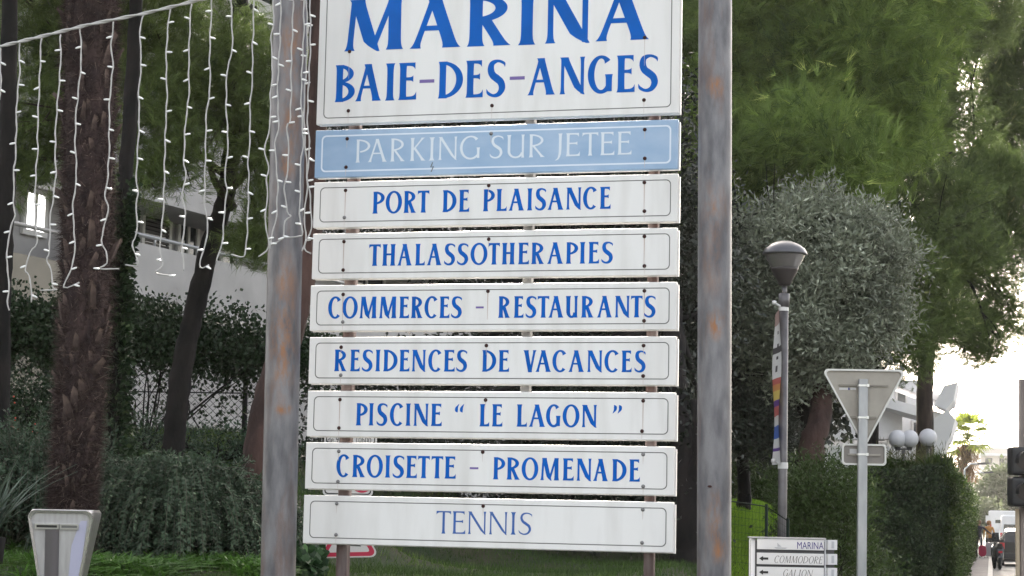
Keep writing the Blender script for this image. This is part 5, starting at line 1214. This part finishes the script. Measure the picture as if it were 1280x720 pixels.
# ------------------------------------------------------------------ white stepped building, right
MBW = mat('building_white', (.62, .62, .65), .8, 0, (.70, .70, .72), .6)
DBd = 62.0
t = thing('apartment_building', 'white apartment building with sweeping curved balconies behind the olive tree and hedge', 'building', (at(1080, 600, DBd).x, DBd, 0))
def arcband(px0, px1, py0, py1, sag, z_h, thick, name, m, D=DBd, n=18):
    """curved balcony band: plan arc, real height z_h"""
    mb = MB(); rings = []
    for q in range(n+1):
        f = q/n; px = px0+(px1-px0)*f; py = py0+(py1-py0)*f
        Dq = D+sag*(f-.5)**2*4-sag; p = at(px, py, Dq)
        rings.append([p, p+Vector((0, thick, 0)), p+Vector((0, thick, -z_h)), p+Vector((0, 0, -z_h))])
    loft(mb, rings); return mb.build(name, m, t)
arcband(880, 1128, 505, 508, 3, 1.0, .2, 'balcony_parapet', MBW)
arcband(900, 1160, 553, 560, 3, .9, .2, 'balcony_parapet', MBW)
arcband(960, 1190, 455, 520, 2, .30, 1.5, 'balcony_slab', MBW)
arcband(1000, 1195, 425, 500, 2, .25, 1.5, 'balcony_slab', MBW)
arcband(880, 1128, 536, 538, 3, .25, 1.6, 'balcony_slab', MBW)
mb = MB(); a_ = at(870, 600, DBd+2.5); b_ = at(1165, 600, DBd+2.5); zt_b = at(1000, 470, DBd+2).z; mb.box(((a_.x+b_.x)/2, DBd+5, zt_b/2), (b_.x-a_.x, 4, zt_b)); mb.build('wall', MBW, t)
for x0_, x1_, y0_, y1_ in ((1092, 1108, 526, 553), (1110, 1122, 526, 553), (940, 955, 526, 550), (1035, 1050, 525, 550), (1055, 1068, 525, 550), (1010, 1024, 480, 500), (1120, 1134, 486, 512), (1045, 1060, 478, 500), (1140, 1150, 526, 553)):
    a_, b_ = at(x0_, y1_, DBd+2.9), at(x1_, y0_, DBd+2.9); mb = MB(); mb.box(((a_.x+b_.x)/2, DBd+2.95, (a_.z+b_.z)/2), (b_.x-a_.x, .1, b_.z-a_.z)); wf = mb.build('window', MFRM, t)
    mb = MB(); mb.box(((a_.x+b_.x)/2, DBd+2.89, (a_.z+b_.z)/2), (b_.x-a_.x-.12, .02, b_.z-a_.z-.12)); mb.build('pane', MGLS, wf)
for poly, D in (([(1163, 545), (1168, 524), (1184, 512), (1194, 524), (1188, 545), (1177, 566), (1165, 572)], 58), ([(1168, 506), (1180, 482), (1196, 478), (1192, 500), (1182, 512)], 60)):
    mb = MB(); o3 = at(poly[0][0], poly[0][1], D); P2 = [(at(x, y, D).x-o3.x, at(x, y, D).z-o3.z) for x, y in poly]
    mb.prism(P2, (1, 0, 0), (0, 0, 1), (.25, .97, 0), o3, 2.5); mb.build('angled_parapet', MBW, t)
# ------------------------------------------------------------------ sunlit palm far along the street
DP2 = 120; kP = DP2/F; pc = at(1209, 548, DP2)
t = thing('palm_tree', 'distant sunlit fan palm with yellowish fronds beside the white building', 'palm tree', (pc.x, pc.y, 0))
mb = MB(); mb.tube([(pc.x-.3, pc.y, 0), (pc.x-.2, pc.y, pc.z*.6), (pc.x, pc.y, pc.z-.4)], [.28, .24, .3], 12, wob=.1); mb.build('trunk', MBARKR, t)
MFR = leafmat('sunlit_frond', (.10, .14, .02), (.26, .30, .05), (.42, .42, .10), trans=.5)
fan2 = MB()
for q in range(11):
    a = R_(-70+140*q/10); ln = .62; d_ = (math.sin(a), math.cos(a)); s_ = (math.cos(a)*.05, -math.sin(a)*.05)
    b_ = (0, .75); fan2.add([(b_[0], b_[1], 0), (d_[0]*ln*.5-s_[0], b_[1]+d_[1]*ln*.5-s_[1], .02), (d_[0]*ln, b_[1]+d_[1]*ln, -.10-.12*abs(d_[0])), (d_[0]*ln*.5+s_[0], b_[1]+d_[1]*ln*.5+s_[1], .02)], [(0, 1, 2, 3)])
fan2.tube([(0, 0, 0), (0, .4, .05), (0, .78, 0)], .02, 4)
fm = fan2.mesh('frond', MFR); a = fm.attributes.new('tone', 'FLOAT', 'FACE'); a.data.foreach_set('value', rng.random(len(fm.polygons)).astype(np.float32))
for q in range(30):
    o = bpy.data.objects.new('frond', fm); C.objects.link(o); o.parent = t; o.matrix_parent_inverse = wm(t).inverted()
    o.matrix_basis = Matrix.Translation(pc+Vector((0, 0, random.uniform(-.2, .1)))) @ Matrix.Rotation(q*2.4, 4, 'Z') @ Matrix.Rotation(R_(78-q*4.1), 4, 'X') @ Matrix.Scale(random.uniform(1.15, 1.5), 4)
n = 1500; d = rng.normal(size=(n, 3)); pz = rng.uniform(-2.4, -.3, n); pos = np.stack([pc.x-.12+rng.normal(size=n)*.30, pc.y+rng.normal(size=n)*.3, pc.z+pz], 1)
leaves('dead_fronds', pos, d*.4+np.array([0, 0, -1]), .5, .05, rng.random(n), leafmat('dead_frond', (.10, .06, .03), (.25, .15, .08), (.4, .28, .14), trans=.3), t, 'quad')
# far trees down the street
MFAR = leafmat('far_leaves', (.06, .08, .04), (.12, .15, .07), (.2, .22, .1), trans=.3)
for i, (bl, lb, D) in enumerate((([(1248, 620, 30, 26), (1268, 610, 26, 26), (1285, 620, 30, 30)], 'far rounded grey-green tree closing the view at the end of the street', 210), ([(1226, 645, 14, 12), (1240, 640, 10, 10), (1215, 650, 12, 14)], 'low far trees just above the heads of the people walking', 190))):
    bb = [blob(x, y, D, rx, ry) for x, y, rx, ry in bl]; c_ = bb[0][0]; t = thing('street_tree', lb, 'tree', (c_[0], c_[1], 0))
    mb = MB(); limb(mb, [(c_[0], c_[1], 0), (c_[0]+.2, c_[1], c_[2])], .25, .15, 8); mb.build('trunk', MBARK, t)
    leaf_foliage('crown', bb, MFAR, t, dens=2.2, nl=26, spread=.5, L=.5, W=.35)
for i, (x, y0_, y1_, D, wd) in enumerate(((1268, 560, 660, 420, 14),)):
    a_ = at(x, y0_, D); t = thing('apartment_building', 'far pale building at the end of the street behind the trees', 'building', (a_.x, D, 0))
    mb = MB(); mb.box((a_.x, D+6, a_.z/2), (wd, 12, a_.z)); mb.build('wall', mat('far_wall', (.55, .5, .46), .9), t)
    nfl = int(a_.z/3)
    sm_ = MB(); sm_.box((0, 0, 0), (wd*1.02, .8, .5)); me_ = sm_.mesh('balcony', MBW)
    wm_ = MB(); wm_.box((0, 0, 0), (1.5, .1, 1.4)); me2 = wm_.mesh('window', MGLS)
    for q in range(nfl):
        o = bpy.data.objects.new('balcony', me_); C.objects.link(o); o.parent = t; o.matrix_parent_inverse = wm(t).inverted(); o.matrix_basis = Matrix.Translation((a_.x, D-.35, 3*q+2.8))
        for r_ in range(int(wd/3)):
            o = bpy.data.objects.new('window', me2); C.objects.link(o); o.parent = t; o.matrix_parent_inverse = wm(t).inverted(); o.matrix_basis = Matrix.Translation((a_.x-wd/2+1.6+3*r_, D-.02, 3*q+1.4))
# ------------------------------------------------------------------ traffic light, right edge
DTr = 14.0; kR = DTr/F
tb = at(1277, 700, DTr); tl = thing('traffic_light', 'black traffic light heads on a post, cut by the right edge of the photo', 'traffic light', (tb.x, DTr, .004))
ttp = at(1279, 474, DTr)
MPB = mat('post_brown_grey', (.13, .11, .10), .5, .3, (.20, .17, .155), 8, (1, 1, .3)); MBL = mat('housing_black', (.012, .012, .014), .35)
mb = MB(); mb.tube([(tb.x+.004, DTr, .004), ttp], 6*kR, 18); mb.build('post', MPB, tl)
for (y0_, y1_) in ((559, 594), (596.5, 633)):
    a_, b_ = at(1263, y1_, DTr-.13), at(1296, y0_, DTr-.13)
    mb = MB(); mb.box(((a_.x+b_.x)/2, DTr-.10, (a_.z+b_.z)/2), (b_.x-a_.x, .15, b_.z-a_.z)); h_ = bevel(mb.build('signal_head', MBL, tl), .025, 3)
    c_ = ((a_.x+b_.x)/2, DTr-.176, (a_.z+b_.z)/2); mb = MB()
    vs = [(c_[0]+r*math.cos(R_(15*q)), c_[1]-dy, c_[2]+r*math.sin(R_(15*q))) for r, dy in ((.068, 0), (.068, .09)) for q in range(-1, 14)]
    mb.add(vs, [(q, q+1, q+16, q+15) for q in range(14)]); mb.build('visor', MBL, h_)
    mb = MB(); mb.add([(c_[0]+.062*math.cos(R_(20*q)), c_[1]-.003, c_[2]+.062*math.sin(R_(20*q))) for q in range(18)], [tuple(range(18))]); mb.build('lens', mat('dark_lens', (.03, .02, .02), .2), h_)
a_, b_ = at(1271, 720, DTr), at(1276, 636, DTr); mb = MB(); mb.box(((a_.x+b_.x)/2-.012, DTr-.01, (b_.z+.3)/2), (.022, .03, b_.z-.3)); mb.build('conduit', mat('conduit_beige', (.34, .28, .20), .6), tl)
# ------------------------------------------------------------------ vehicles
MTY = mat('tyre', (.015, .015, .015), .8); MRIM = mat('rim', (.35, .35, .36), .3, .8); MTL = mat('tail_light', (.45, .01, .02), .2)
MGC = mat('car_glass', (.02, .025, .03), .05, spec=.9); MPL = mat('number_plate', (.6, .6, .6), .4)
def vehicle(name, label, cat, l, t_, paint, Lc, Wc, Hc, prof, glassz, grp=None):
    """prof: (y along car from rear, z, half-width) top outline; local y forward"""
    o0 = S(l, t_, .004); root = thing(name, label, cat, o0, grp, -R_(13.55))
    mb = MB(); rings = []
    for (y, zt_c, zw, hwb, hwt) in prof:
        rings.append([(-hwb*.94, y, .22), (-hwb, y, .34), (-hwb, y, zw*.75), (-hwb*.97, y, zw), (-hwt, y, zt_c-.04), (-hwt*.85, y, zt_c), (hwt*.85, y, zt_c), (hwt, y, zt_c-.04), (hwb*.97, y, zw), (hwb, y, zw*.75), (hwb, y, .34), (hwb*.94, y, .22)])
    loft(mb, rings); bo = mb.build('body', paint, root, local=True)
    hw = Wc/2
    for y in (Lc*.19, Lc*.81):
        for s_ in (-1, 1):
            wl = MB()
            pr = [(0, -.11), (.29, -.11), (.325, -.08), (.325, .08), (.29, .11), (0, .11)]
            wl.lathe(pr, (0, 0, 0), 20); me = wl.mesh('wheel', MTY); me.transform(Matrix.Rotation(math.pi/2, 4, 'Y'))
            o = link('wheel', me, root, None, True); o.location = (s_*(hw-.10), y, .325)
            rm = MB(); rm.lathe([(0, 0), (.19, 0), (.21, -.02)], (0, 0, .113), 16); m2 = rm.mesh('rim', MRIM); m2.transform(Matrix.Rotation(s_*math.pi/2, 4, 'Y')); link('rim', m2, o, None, True)
    def panel(nm, pts, m, par=root):
        b2 = MB(); b2.add(pts, [tuple(range(len(pts)))]); return b2.build(nm, m, par, local=True)
    zg0, zg1, yr0, yr1, wr0, wr1 = glassz
    panel('rear_window', [(-wr0, yr0-.012, zg0), (wr0, yr0-.012, zg0), (wr1, yr1-.012, zg1), (-wr1, yr1-.012, zg1)], MGC)
    for s_ in (-1, 1):
        b2 = MB(); b2.box((s_*(hw-.13), -.015, zg0-.16), (.18, .06, .24)); b2.build('tail_light', MTL, root, local=True)
        ym = [q for q in prof if q[1] > Hc*.9]; ya, yb = ym[0][0]+.15, ym[-1][0]-.05
        panel('side_window', [(s_*(hw+.004), ya-.1, zg0+.02), (s_*(hw+.004), yb+.5, zg0+.02), (s_*(ym[0][4]+.012), yb, Hc-.12), (s_*(ym[0][4]+.012), ya, Hc-.12)][::s_], MGC)
        b2 = MB(); b2.box((s_*(hw+.10), Lc*.62, zg0+.08), (.16, .1, .13)); b2.build('door_mirror', paint, root, local=True)
    b2 = MB(); b2.box((0, -.045, .42), (Wc*.96, .12, .22)); bevel(b2.build('bumper', mat('bumper_dark', (.03, .03, .03), .5), root, local=True), .03, 2)
    panel('number_plate', [(-.26, -.11, .50), (.26, -.11, .50), (.26, -.11, .61), (-.26, -.11, .61)], MPL)
    return root
MBK = mat('car_paint_black', (.012, .012, .015), .2, 0, spec=.6); MWH = mat('van_paint_white', (.62, .62, .63), .3); MGY = mat('car_paint_grey', (.16, .17, .18), .25, .3)
carprof = [(0, .95, .80, .80, .74), (.05, 1.02, .86, .86, .72), (.35, 1.40, .92, .89, .62), (.9, 1.47, .92, .90, .60), (2.2, 1.45, .92, .90, .60), (3.0, 1.05, .90, .88, .70), (4.0, .88, .72, .84, .70), (4.25, .70, .60, .76, .66)]
g_car = (.97, 1.36, .07, .33, .66, .55)
vehicle('parked_car', 'black parked car with red tail lights, nearest at the kerb behind the traffic light', 'car', 1.18, 84, MBK, 4.25, 1.8, 1.47, carprof, g_car, 'cars parked along the kerb')
vehicle('parked_car', 'grey car parked ahead of the black one, mostly hidden by it', 'car', 1.20, 93, MGY, 4.25, 1.8, 1.47, carprof, g_car, 'cars parked along the kerb')
vanprof = [(0, 2.0, 1.0, .92, .82), (.06, 2.08, 1.05, .95, .84), (3.4, 2.08, 1.05, .95, .84), (4.1, 1.35, 1.05, .93, .78), (4.9, 1.1, .8, .85, .7)]
vehicle('delivery_van', 'white van parked farther along the kerb behind the black car', 'van', 1.35, 112, MWH, 4.9, 1.9, 2.08, vanprof, (1.15, 1.85, .0, .02, .74, .70))
trk = [(0, 2.35, 1.0, .98, .96), (.05, 2.4, 1.05, 1.0, .97), (3.6, 2.4, 1.05, 1.0, .97), (4.3, 1.6, 1.05, .95, .85), (5.0, 1.2, .8, .9, .8)]
vehicle('box_van', 'pale box van beyond the white van, hazy in the backlight', 'van', .75, 150, MWH, 5.0, 2.0, 2.4, trk, (1.5, 1.9, .0, .02, .5, .5))
def scooter(l, t_, label):
    root = thing('motor_scooter', label, 'scooter', S(l, t_, .004), 'scooters parked at the kerb', -R_(13.55)+.15)
    for y in (0, 1.25):
        wl = MB(); wl.lathe([(.12, -.04), (.21, -.055), (.25, -.02), (.25, .02), (.21, .055), (.12, .04)], n=18); me = wl.mesh('wheel', MTY); me.transform(Matrix.Translation((0, y, .25)) @ Matrix.Rotation(math.pi/2, 4, 'Y')); link('wheel', me, root, None, True)
    mb = MB(); P_ = [(-.15, .45, .10), (0, .85, .16), (.35, .82, .17), (.55, .40, .15), (.85, .36, .15), (1.0, .85, .17), (1.12, .95, .08)]
    loft(mb, [[(-w_, y, max(.25, z-.32)), (w_, y, max(.25, z-.32)), (w_, y, z-.05), (w_*.6, y, z), (-w_*.6, y, z), (-w_, y, z-.05)] for y, z, w_ in P_]); mb.build('body', MBK, root, local=True)
    mb = MB(); loft(mb, [[(-w_, y, z), (w_, y, z), (w_*.8, y, z+.09), (-w_*.8, y, z+.09)] for y, z, w_ in [(-.1, .84, .10), (.2, .82, .15), (.5, .80, .12)]]); mb.build('seat', MTY, root, local=True)
    mb = MB(); mb.tube([(0, 1.2, .3), (0, 1.0, 1.0)], .03, 8); mb.tube([(-.33, .93, 1.06), (0, 1.0, 1.0), (.33, .93, 1.06)], .018, 8); mb.build('handlebar', MTY, root, local=True)
    mb = MB(); mb.box((0, -.2, .66), (.14, .04, .07)); mb.build('tail_light', MTL, root, local=True)
    mb = MB(); mb.add([(-.15, 1.10, 1.0), (.15, 1.10, 1.0), (.12, 1.0, 1.35), (-.12, 1.0, 1.35)], [(0, 1, 2, 3)]); mb.build('windscreen', MGC, root, local=True)
scooter(.28, 78, 'black scooter standing at the kerb between the suitcases and the black car')
scooter(.30, 81.5, 'second dark scooter parked just beyond the first at the kerb')
# ------------------------------------------------------------------ people with luggage
def person(px, D, label, cloth, hair, legs, arm_r, hs=1.68, lean=0.0, bag=None):
    f_ = at(px, 700, D); foot = Vector((f_.x, f_.y, .121))
    root = thing('person', label, 'person', foot)
    J = {'pelvis': (0, 0, .93), 'waist': (0, .0, 1.08), 'chest': (0, 0, 1.30), 'neckb': (0, .01, 1.45), 'neck': (0, .02, 1.51), 'head': (0, .035, 1.60), 'crown': (0, .03, 1.69),
         'shl': (-.17, 0, 1.41), 'ell': (-.24, -.03, 1.14), 'wrl': (-.24, .05, .90), 'hal': (-.24, .07, .82),
         'shr': (.17, 0, 1.41), 'elr': arm_r[0], 'wrr': arm_r[1], 'har': arm_r[2],
         'hil': (-.09, 0, .88), 'knl': (-.10, .10, .50), 'anl': (-.10, -.04, .09), 'tol': (-.10, .10, .04),
         'hir': (.09, 0, .88), 'knr': (.11, .0, .49), 'anr': (.11, -.16, .12), 'tor': (.11, -.05, .03)}
    rd = {'pelvis': .13, 'waist': .115, 'chest': .14, 'neckb': .09, 'neck': .055, 'head': .085, 'crown': .06, 'shl': .07, 'ell': .048, 'wrl': .035, 'hal': .035, 'shr': .07, 'elr': .048, 'wrr': .035, 'har': .035, 'hil': .10, 'knl': .062, 'anl': .042, 'tol': .04, 'hir': .10, 'knr': .062, 'anr': .042, 'tor': .04}
    E_ = [('pelvis', 'waist'), ('waist', 'chest'), ('chest', 'neckb'), ('neckb', 'neck'), ('neck', 'head'), ('head', 'crown'), ('chest', 'shl'), ('shl', 'ell'), ('ell', 'wrl'), ('wrl', 'hal'), ('chest', 'shr'), ('shr', 'elr'), ('elr', 'wrr'), ('wrr', 'har'), ('pelvis', 'hil'), ('hil', 'knl'), ('knl', 'anl'), ('anl', 'tol'), ('pelvis', 'hir'), ('hir', 'knr'), ('knr', 'anr'), ('anr', 'tor')]
    names = list(J); sc_ = hs/1.72
    me = bpy.data.meshes.new('body'); me.from_pydata([tuple(Vector(J[k_])*sc_) for k_ in names], [(names.index(a), names.index(b_)) for a, b_ in E_], [])
    o = bpy.data.objects.new('tmpbody', me); C.objects.link(o); sk = o.modifiers.new('s', 'SKIN'); sb = o.modifiers.new('u', 'SUBSURF'); sb.levels = 2
    for i, k_ in enumerate(names): me.skin_vertices[0].data[i].radius = (rd[k_], rd[k_]*.85); me.skin_vertices[0].data[i].use_root = (k_ == 'pelvis')
    dg = bpy.context.evaluated_depsgraph_get(); m2 = bpy.data.meshes.new_from_object(o.evaluated_get(dg)); bpy.data.objects.remove(o)
    m2.name = 'body'; m2.materials.clear()
    skin = mat('skin', (.35, .20, .14), .6)
    for m_ in (cloth, legs, skin, MTY): m2.materials.append(m_)
    for p in m2.polygons:
        c_ = p.center/sc_; p.use_smooth = True
        hand = (c_-Vector(J['hal'])).length < .09 or (c_-Vector(J['har'])).length < .09
        p.material_index = 2 if c_.z > 1.49 or hand else (0 if c_.z > .92 or abs(c_.x) > .2 else (3 if c_.z < .1 else 1))
    b_o = link('body', m2, root, None, True)
    mb = MB(); mb.lathe([(.0, .14), (.06, .13), (.095, .09), (.105, .04), (.10, -.02), (.085, -.06), (.05, -.08)], (0, .02*sc_, 1.60*sc_), 16); mb.build('hair', hair, root, local=True)
    root.rotation_euler = (0, 0, -R_(13.55)+lean); return root
CJ = mat('jacket_dark', (.02, .018, .03), .8); CO = mat('top_orange', (.42, .20, .05), .8); CT = mat('trousers_dark', (.02, .02, .025), .8); CG = mat('top_grey', (.22, .2, .2), .8)
HB = mat('hair_brown', (.10, .05, .02), .6); HO = mat('hair_ginger', (.22, .10, .03), .6)
person(1224, 92, 'person in a dark jacket walking away along the pavement, right arm stretched out', CJ, HB, CT, [(.36, .02, 1.24), (.55, .05, 1.10), (.62, .06, 1.05)])
person(1236.5, 92.6, 'person with ginger hair and an orange top walking away, holding a grey suitcase', CO, HO, CT, [(.24, -.05, 1.14), (.24, -.02, .92), (.24, -.04, .85)], hs=1.66)
person(1217, 97, 'person in grey close to the hedge, half hidden behind the one in the dark jacket', CG, HB, CT, [(.22, 0, 1.14), (.22, .06, .92), (.22, .08, .84)], hs=1.62)
def suitcase(px, D, wd, ht_, dp, m, label, rnd):
    p = at(px, 700, D); root = thing('suitcase', label, 'suitcase', (p.x, p.y, .121), None, -R_(13.55))
    mb = MB(); P_ = rrect(-wd/2, .06, wd/2, .06+ht_, rnd, 6); mb.prism(P_, (1, 0, 0), (0, 0, 1), (0, 1, 0), (0, -dp/2, 0), dp); bevel(mb.build('shell', m, root, local=True), .02, 2)
    for s_ in (-1, 1):
        mb = MB(); mb.lathe([(0, -.015), (.03, -.015), (.03, .015), (0, .015)], n=12); me = mb.mesh('wheel', MTY); me.transform(Matrix.Translation((s_*wd*.32, 0, .03)) @ Matrix.Rotation(math.pi/2, 4, 'Y')); link('wheel', me, root, None, True)
    mb = MB(); mb.tube([(-.09, 0, ht_+.04), (-.09, 0, ht_+.42), (.09, 0, ht_+.42), (.09, 0, ht_+.04)], .011, 6); mb.build('handle', MRAIL, root, local=True)
suitcase(1228, 91, .36, .50, .22, mat('suitcase_red', (.30, .012, .05), .4), 'rounded dark red suitcase pulled by the person in the dark jacket', .16)
suitcase(1237.5, 91.2, .40, .62, .25, mat('suitcase_grey', (.30, .29, .30), .4), 'upright pale grey suitcase held by the person in the orange top', .05)
# small pale notice and street lamps down the street
nb = at(1235, 648, 140); t = thing('notice_board', 'small white square sign on a post above the people walking', 'sign', (nb.x, nb.y, 0))
mb = MB(); mb.tube([(nb.x, nb.y, 0), nb], .04, 8); mb.build('post', MGALV, t)
mb = MB(); mb.box((nb.x, nb.y-.05, nb.z), (.34, .03, .40)); mb.build('plate', MSW, t)
for px, py, D in ((1224, 580, 105), (1232, 591, 130)):
    p = at(px, py, D); b0 = at(px-18, 640, D)
    t = thing('street_lamp', 'distant street lamp whose flat head reaches out beside the palm, '+('nearer and higher one' if D == 105 else 'farther and lower one'), 'street lamp', (b0.x, b0.y, 0))
    mb = MB(); mb.tube([(b0.x, b0.y, 0), (b0.x, b0.y, p.z-.3), (b0.x+.3, b0.y, p.z), p], .05, 8); mb.build('pole', MGALV, t)
    mb = MB(); loft(mb, [[(p.x-.1, p.y-.1, p.z-.04), (p.x-.1, p.y+.1, p.z-.04), (p.x-.1, p.y+.1, p.z+.05), (p.x-.1, p.y-.1, p.z+.05)], [(p.x+.25, p.y-.16, p.z-.03), (p.x+.25, p.y+.16, p.z-.03), (p.x+.25, p.y+.12, p.z+.1), (p.x+.25, p.y-.12, p.z+.1)], [(p.x+.5, p.y-.08, p.z+.02), (p.x+.5, p.y+.08, p.z+.02), (p.x+.5, p.y+.06, p.z+.09), (p.x+.5, p.y-.06, p.z+.09)]]); mb.build('lamp_head', MDARK, t)

# ------------------------------------------------------------------ haze in the air
mh = bpy.data.materials.new('haze_air'); mh.use_nodes = True; n_ = mh.node_tree; n_.nodes.clear()
ho = n_.nodes.new('ShaderNodeOutputMaterial'); pv = n_.nodes.new('ShaderNodeVolumePrincipled'); pv.inputs['Color'].default_value = (.95, .93, .90, 1); pv.inputs['Density'].default_value = HAZE
pv.inputs['Anisotropy'].default_value = .4
n_.links.new(pv.outputs[0], ho.inputs['Volume'])
mb = MB(); mb.box((0, 0, 24), (3020, 3020, 52)); tag(mb.build('haze', mh), kind='stuff')
